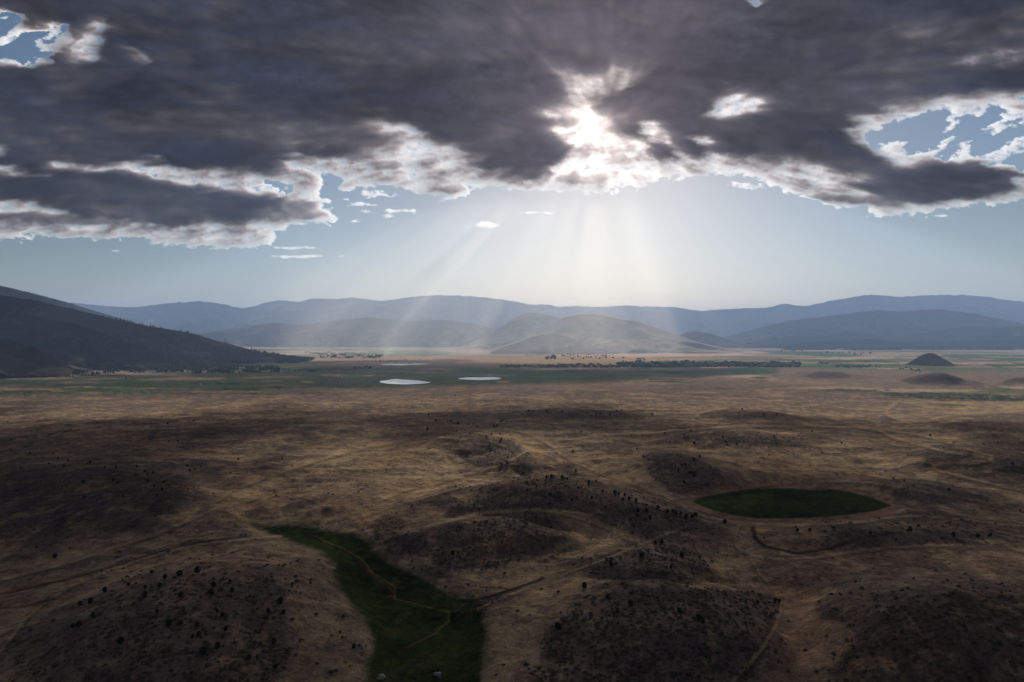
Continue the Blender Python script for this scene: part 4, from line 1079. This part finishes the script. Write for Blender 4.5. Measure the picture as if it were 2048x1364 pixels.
grove(B, 'broad', 18, (610, 680, (704, 709), (708, 715)), (16, 26), (1.6, 2.4), wd, 'shade tree', 'in the outer half of the far farm grove', 'shade trees around the far farm', 12)
grove(B, 'broad', 18, (682, 765, (706, 712), (713, 719)), (16, 26), (1.6, 2.4), wd, 'shade tree', 'in the pond half of the far farm grove', 'shade trees around the far farm', 13)
grove(B, 'broad', 9, (1092, 1112, 714, 721), (20, 34), (1, 1.4), wd, 'shade tree', 'in the round grove below the pyramid hill', 'shade trees at the foot of the pyramid hill', 14)
grove(B, 'broad', 16, (1120, 1206, 713, 720), (12, 22), (1, 1.4), wd, 'shade tree', 'in the loose row below the pyramid hill', 'shade trees at the foot of the pyramid hill', 15)
grove(B, 'broad', 8, (1272, 1290, 717, 722), (12, 20), (1, 1.5), wd, 'shade tree', 'in the clump above the tree line', 'shade trees on the tan field', 16)
grove(B, 'broad', 14, (1562, 1606, 699, 703), (20, 32), (1, 1.5), 'blue-grey', 'shade tree', 'around the far eastern farm', 'shade trees around the far eastern farm', 17)
grove(B, 'broad', 10, (1640, 1745, 706, 711), (18, 30), (1, 1.6), 'blue-grey', 'shade tree', 'in the row on the far green fields', 'shade trees on the far green fields', 18)
grove(B, 'broad', 8, (1790, 2040, 698, 702), (22, 34), (1.4, 2.4), 'blue-grey', 'shade tree', 'in the hedgerow beyond the cone hill', 'shade trees beyond the cone hill', 19)
grove('pine_tree', 'pine', 20, (126, 200, 747, 754), (9, 15), (1.1, 1.6), 'blackish', 'pine', 'in the separate grove below the wooded slope', 'pines below the wooded slope', 20)
grove('pine_tree', 'pine', 22, (366, 480, 742, 747), (11, 18), (1.1, 1.6), 'blackish', 'pine', 'along the foot of the wooded slope', 'pines at the foot of the wooded slope', 21)
grove('pine_tree', 'pine', 6, (548, 600, 741, 745), (10, 16), (1.1, 1.6), 'blackish', 'pine', 'on the green flats past the wooded slope', 'pines on the green flats', 22)
grove('pine_tree', 'pine', [(252, 757.5), (10, 745), (57, 728)], None, (9, 13), (1.1, 1.4), 'blackish', 'pine', 'standing alone below the wooded slope', 'lone pines below the wooded slope', 23)

r_ = np.random.RandomState(21); cs_, q_ = [], []
for (x0, x1, y0, y1, n, hh_) in [(1000, 1240, 732, 735, 260, 5), (1236, 1600, 726, 734, 900, 8), (640, 765, 707, 717, 200, 6), (1125, 1250, 690, 716, 90, 8), (1670, 1760, 731, 735, 60, 5)]:
    for _ in range(n):
        p = spot(r_.uniform(x0, x1), r_.uniform(y0, y1)) if n < 0 else None
        x = r_.uniform(x0, x1); y = r_.uniform(y0, y1); Y = CAMZ * F / (y - HY)
        cs_.append(((x - CX) / F * Y, Y, hh_ * r_.uniform(.2, .8))); q_.append(hh_ * r_.uniform(.7, 1.6))
v, f = clumps(r_, cs_, q_, .7)
link('riverside_brush', mesh_np('riverside_brush', v, f, m_leaf, False), kind='stuff', label='dark undergrowth between the trees of the valley tree line')

# the wood itself: thousands of conifers, past counting
def forest(key, n, hr, dens, seed, ymin=None):
    X, Y, Z = SURF[key]; r = np.random.RandomState(seed)
    nr, ncx = X.shape
    fr = r.rand(n * 3) * (nr * 0.86); fc = r.rand(n * 3) * (ncx - 2)
    i = fr.astype(int); j = fc.astype(int); a = fr - i; b = fc - j
    x = X[i, j] * (1 - a) + X[i + 1, j] * a; y = Y[i, j] * (1 - a) + Y[i + 1, j] * a
    x = x * (1 - b) + (X[i, j + 1] * (1 - a) + X[i + 1, j + 1] * a) * b
    z = (Z[i, j] * (1 - a) + Z[i + 1, j] * a) * (1 - b) + (Z[i, j + 1] * (1 - a) + Z[i + 1, j + 1] * a) * b
    px = CX + x / y * F
    dmask = fbm(x / 330, y / 420, 4, seed + 5) + dens
    ok = (r.rand(len(x)) < np.clip(dmask * 2.0, 0, 1)) & (px > -260) & (z > -1)
    return np.stack([x, y, z], 1)[ok][:n], hr
def pines_mesh(name, sets, seed, mat):
    r = np.random.RandomState(seed); V, Fc = [], []; base = 0
    k = 5; an = np.arange(k) * 2 * np.pi / k
    unit = [np.c_[np.cos(an) * .26, np.sin(an) * .26, np.full(k, .08)], [[0, 0, .72]], np.c_[np.cos(an + .6) * .17, np.sin(an + .6) * .17, np.full(k, .48)], [[0, 0, 1.0]]]
    unit = np.vstack(unit)
    uf = np.array([(i, (i + 1) % k, k) for i in range(k)] + [(k + 1 + i, k + 1 + (i + 1) % k, 2 * k + 1) for i in range(k)])
    P_ = np.vstack([s[0] for s in sets]); H = np.concatenate([r.uniform(s[1][0], s[1][1], len(s[0])) for s in sets])
    a = r.rand(len(P_)) * 6.28; w = r.uniform(.8, 1.25, len(P_))
    v = unit[None] * np.stack([H * w, H * w, H], 1)[:, None]
    c, s_ = np.cos(a)[:, None], np.sin(a)[:, None]
    vx = v[..., 0] * c - v[..., 1] * s_; vy = v[..., 0] * s_ + v[..., 1] * c
    v = np.stack([vx, vy, v[..., 2]], -1) + P_[:, None]
    f = uf[None] + (np.arange(len(P_)) * len(unit))[:, None, None]
    return mesh_np(name, v.reshape(-1, 3), f.reshape(-1, 3), mat, False)
gx_ = []
r_ = np.random.RandomState(77)
for (x0, x1, y0, y1, n) in [(205, 400, 734, 747, 700), (370, 560, 732, 748, 1500), (230, 330, 733, 742, 300), (130, 200, 746, 752, 60)]:
    for _ in range(n):
        x = r_.uniform(x0, x1); f = (x - x0) / (x1 - x0); y = r_.uniform(y0 + 3 * f * f, y1 - 3 * f)
        if noise2(x / 26.0, y / 5.0, 88) < -0.05: continue
        Y = CAMZ * F / (y - HY); gx_.append(((x - CX) / F * Y, Y, 0))
gx_ = np.array(gx_); gx_[:, 2] = land_z(gx_[:, 0], gx_[:, 1])
fm = pines_mesh('conifer_wood', [forest('w1', 2600, (16, 28), 0.25, 3), forest('w2', 7500, (14, 27), 0.22, 5), forest('w3', 6000, (11, 22), 0.16, 8), forest('w4', 260, (7, 12), -0.25, 9), (gx_, (12, 22))], 4, m_pine)
link('conifer_wood', fm, kind='stuff', label='dark conifer wood covering the slopes of the western mountain flank')

# low sagebrush on the near slopes
r_ = np.random.RandomState(5)
cand = np.where((GY > 220) & (GY < 1500) & (np.abs(GPX - 1024) < 1130) & (GPY < 1420))[0]
pw_ = np.clip(sage[cand], 0, 1) ** 2 * (GY[cand] / 500.0); pw_ /= pw_.sum()
pk = r_.choice(cand, 7500, p=pw_)
P_ = np.stack([GX[pk] + r_.randn(len(pk)) * .8, GY[pk] + r_.randn(len(pk)) * 2.0, GZ[pk] - .05], 1)
hs = r_.uniform(.5, 1.25, len(pk)) ** 1.3
oct_ = np.array([(1, 0, .45), (0, 1, .35), (-1, 0, .5), (0, -1, .4), (0.1, 0, 1.0)]); of = np.array([(0, 1, 4), (1, 2, 4), (2, 3, 4), (3, 0, 4)])
v = oct_[None] * hs[:, None, None] * np.array([1.1, 1.1, .9]) * (1 + .4 * (r_.rand(len(pk), 5, 1) - .5)) - np.array([0, 0, .3]) * (oct_[None][..., 2:] < .9)
v = v + P_[:, None]
f = of[None] + (np.arange(len(pk)) * 5)[:, None, None]
link('sagebrush', mesh_np('sagebrush', v.reshape(-1, 3), f.reshape(-1, 3), m_sagebush, False), kind='stuff', label='low grey sagebrush dotted over the dark near slopes')

# ------------------------------------------------------------------ farm buildings
m_white = simple_mat('white_paint', (0.78, 0.78, 0.76), 0.7, 0.06, .3)
m_metal = simple_mat('pale_roof_metal', (0.74, 0.74, 0.75), 0.4, 0.06, .3, .5)
m_door = simple_mat('barn_door', (0.14, 0.12, 0.11), 0.8, 0.2, .5)
def barn(px, py, w, d, h, rot, label):
    p = spot(px, py)
    t = link('farm_building', None, label=label, cat='barn', group='pale farm buildings in the valley', loc=p)
    t.rotation_euler = (0, 0, rot); x, y = w / 2, d / 2; e = h * .62
    v = [(-x, -y, -1), (x, -y, -1), (x, y, -1), (-x, y, -1), (-x, -y, e), (x, -y, e), (x, y, e), (-x, y, e), (-x, 0, h), (x, 0, h)]
    me = bpy.data.meshes.new('wall'); me.from_pydata(v, [], [(0, 1, 5, 4), (2, 3, 7, 6), (1, 2, 6, 9, 5), (3, 0, 4, 8, 7)]); me.materials.append(m_white); link('wall', me, parent=t)
    o = .5; k = (h - e) / y
    v = []
    for sx in (-x - o, x + o):
        v += [(sx, -y - o, e - o * k + .05), (sx, 0, h + .05), (sx, y + o, e - o * k + .05), (sx, y + o, e - o * k + .3), (sx, 0, h + .3), (sx, -y - o, e - o * k + .3)]
    me = bpy.data.meshes.new('roof'); me.from_pydata(v, [], [(0, 1, 7, 6), (1, 2, 8, 7), (2, 3, 9, 8), (3, 4, 10, 9), (4, 5, 11, 10), (5, 0, 6, 11), (0, 5, 4, 1), (1, 4, 3, 2), (6, 7, 10, 11), (7, 8, 9, 10)])
    me.materials.append(m_metal); link('roof', me, parent=t)
    q = w * .12; me = bpy.data.meshes.new('door'); yy = -y - .12
    v = [(a, b, c) for c in (0, e * .8) for b in (yy, -y + .05) for a in (-q, q)]
    me.from_pydata(v, [], [(0, 1, 5, 4), (2, 6, 7, 3), (0, 4, 6, 2), (1, 3, 7, 5), (4, 5, 7, 6), (0, 2, 3, 1)]); me.materials.append(m_door); link('door', me, parent=t)
BARNS = [(400, 768.6, 11, 6, 4.5, .1, 'small white shed, first of three in the green flats left of the first pond'),
 (425, 768.2, 12, 6, 4.5, -.1, 'small white shed, middle of three in the green flats left of the first pond'),
 (444, 766.6, 10, 6, 4.5, .2, 'small white shed, last of three in the green flats left of the first pond'),
 (683, 756.4, 9, 6, 4.5, 0, 'white farm shed, first of a close pair above the first pond'), (692, 756.4, 9, 6, 4.5, .1, 'white farm shed, second of a close pair above the first pond'),
 (729, 705.5, 60, 26, 12, .1, 'long white roofed barn just beyond the far farm grove'), (721, 703.5, 34, 20, 11, .6, 'square pale barn beside the long white roofed barn'),
 (767, 701.8, 50, 26, 13, -.3, 'white roofed barn standing apart on the sunlit green field'),
 (700, 711.5, 36, 16, 9, .2, 'pale barn among the shade trees of the far farm'), (748, 716.5, 32, 14, 8, -.1, 'low pale barn at the eastern edge of the far farm grove'),
 (1582, 702.5, 60, 34, 18, .1, 'bright roofed barn beside the far eastern farm trees'), (1680, 699.5, 80, 40, 16, 0, 'faint pale barn in front of the eastern foothills'),
 (1798, 716, 62, 26, 9, .05, 'long low white barn on the field before the cone hill'), (2024, 713.5, 24, 22, 14, .3, 'bright white barn on the far eastern green field'),
 (1395, 727, 22, 12, 8, .1, 'pale farmhouse showing through the valley tree line'), (1512, 727.5, 20, 12, 8, -.2, 'pale farmhouse at the eastern end of the valley tree line'),
 (818, 725.5, 24, 12, 7, .2, 'small pale barn behind the thin far pond')]
for b in BARNS: barn(*b)

# ------------------------------------------------------------------ boulders at the near end of the meadow
m_rock = simple_mat('pale_rock', (0.36, 0.34, 0.32), 0.9, 0.35, 1.2)
def boulder(px, py, r, seed, label):
    p = spot(px, py); q = np.random.RandomState(seed)
    cs = [(0, 0, r * .25)] + [(r * q.uniform(-.8, .8), r * q.uniform(-.5, .5), r * q.uniform(.05, .35)) for _ in range(5)]
    import bmesh
    v, f = clumps(q, cs, [r * .6] + [r * q.uniform(.25, .5) for _ in range(5)], .75)
    o = link('boulder', mesh_np('boulder', v, f, m_rock, False), label=label, cat='boulder', group='pale boulders in the meadow', loc=p)
boulder(762, 1357, 2.6, 3, 'low wide pale boulder at the bottom edge of the green meadow')
boulder(871, 1350, 2.0, 4, 'smaller pinkish boulder at the bottom edge right of the meadow creek')

# ------------------------------------------------------------------ haze
def volume_box(name, x0, x1, y0, y1, z0, z1, mat):
    v = [(x, y, z) for z in (z0, z1) for y in (y0, y1) for x in (x0, x1)]
    f = [(0, 2, 3, 1), (4, 5, 7, 6), (0, 1, 5, 4), (2, 6, 7, 3), (0, 4, 6, 2), (1, 3, 7, 5)]
    me = bpy.data.meshes.new(name); me.from_pydata(v, [], f); me.materials.append(mat)
    return link(name, me, kind='stuff')
m_haze, nt, out = new_mat('haze')
pvn = nt.nodes.new('ShaderNodeVolumePrincipled')
pvn.inputs['Color'].default_value = (*HAZE_COLOR, 1); pvn.inputs['Density'].default_value = HAZE_DENSITY
pvn.inputs['Anisotropy'].default_value = HAZE_G
nt.links.new(pvn.outputs[0], out.inputs['Volume'])
volume_box('haze', -34000, 34000, -34000, 34000, -30, HAZE_TOP, m_haze)

# rain before the central hills, its density shaped into sunbeams fanning from the sun
m_rain_beam, nt, out = new_mat('rain_beam_veil'); g = NT(nt)
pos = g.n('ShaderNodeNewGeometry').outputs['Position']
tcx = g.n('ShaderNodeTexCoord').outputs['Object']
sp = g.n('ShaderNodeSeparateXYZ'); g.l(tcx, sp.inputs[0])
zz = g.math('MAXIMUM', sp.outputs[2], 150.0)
kk = g.math('DIVIDE', 2414.0 - 400.0, g.math('SUBTRACT', 2414.0, zz))       # modelled sunbeams fan out from the sun, then streaks fall straight
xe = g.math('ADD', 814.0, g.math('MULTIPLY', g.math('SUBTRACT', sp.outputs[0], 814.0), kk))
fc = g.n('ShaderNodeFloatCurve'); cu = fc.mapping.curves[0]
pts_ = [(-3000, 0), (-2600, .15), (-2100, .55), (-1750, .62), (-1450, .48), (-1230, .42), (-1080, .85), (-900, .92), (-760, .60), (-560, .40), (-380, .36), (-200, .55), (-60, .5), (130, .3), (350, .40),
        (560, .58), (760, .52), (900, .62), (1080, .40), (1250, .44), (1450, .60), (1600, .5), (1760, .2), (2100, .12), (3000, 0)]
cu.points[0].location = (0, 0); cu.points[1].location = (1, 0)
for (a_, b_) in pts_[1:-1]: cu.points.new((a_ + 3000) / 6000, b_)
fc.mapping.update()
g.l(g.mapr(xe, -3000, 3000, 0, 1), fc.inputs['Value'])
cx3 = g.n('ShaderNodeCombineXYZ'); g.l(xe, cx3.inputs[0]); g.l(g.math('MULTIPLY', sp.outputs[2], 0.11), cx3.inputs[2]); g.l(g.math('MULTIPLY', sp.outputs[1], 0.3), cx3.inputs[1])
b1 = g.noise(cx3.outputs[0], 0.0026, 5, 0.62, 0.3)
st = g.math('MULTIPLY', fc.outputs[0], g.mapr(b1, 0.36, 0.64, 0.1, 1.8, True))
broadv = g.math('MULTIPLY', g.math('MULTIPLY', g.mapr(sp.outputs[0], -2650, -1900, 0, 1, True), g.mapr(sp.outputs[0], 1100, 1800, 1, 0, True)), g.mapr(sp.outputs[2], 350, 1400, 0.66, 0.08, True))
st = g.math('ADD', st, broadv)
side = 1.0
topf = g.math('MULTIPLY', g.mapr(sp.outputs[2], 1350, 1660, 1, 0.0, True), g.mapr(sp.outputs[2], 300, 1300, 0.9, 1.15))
dn = g.math('MULTIPLY', g.math('MULTIPLY', st, topf), RAIN_BEAM_DENSITY)
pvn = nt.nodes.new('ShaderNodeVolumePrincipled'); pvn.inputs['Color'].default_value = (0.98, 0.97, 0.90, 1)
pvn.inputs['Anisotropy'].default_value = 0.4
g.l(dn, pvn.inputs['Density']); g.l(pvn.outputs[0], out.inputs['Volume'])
volume_box('rain_beam_veil', -2700, 2700, 6300, 7400, -5, 1665, m_rain_beam)
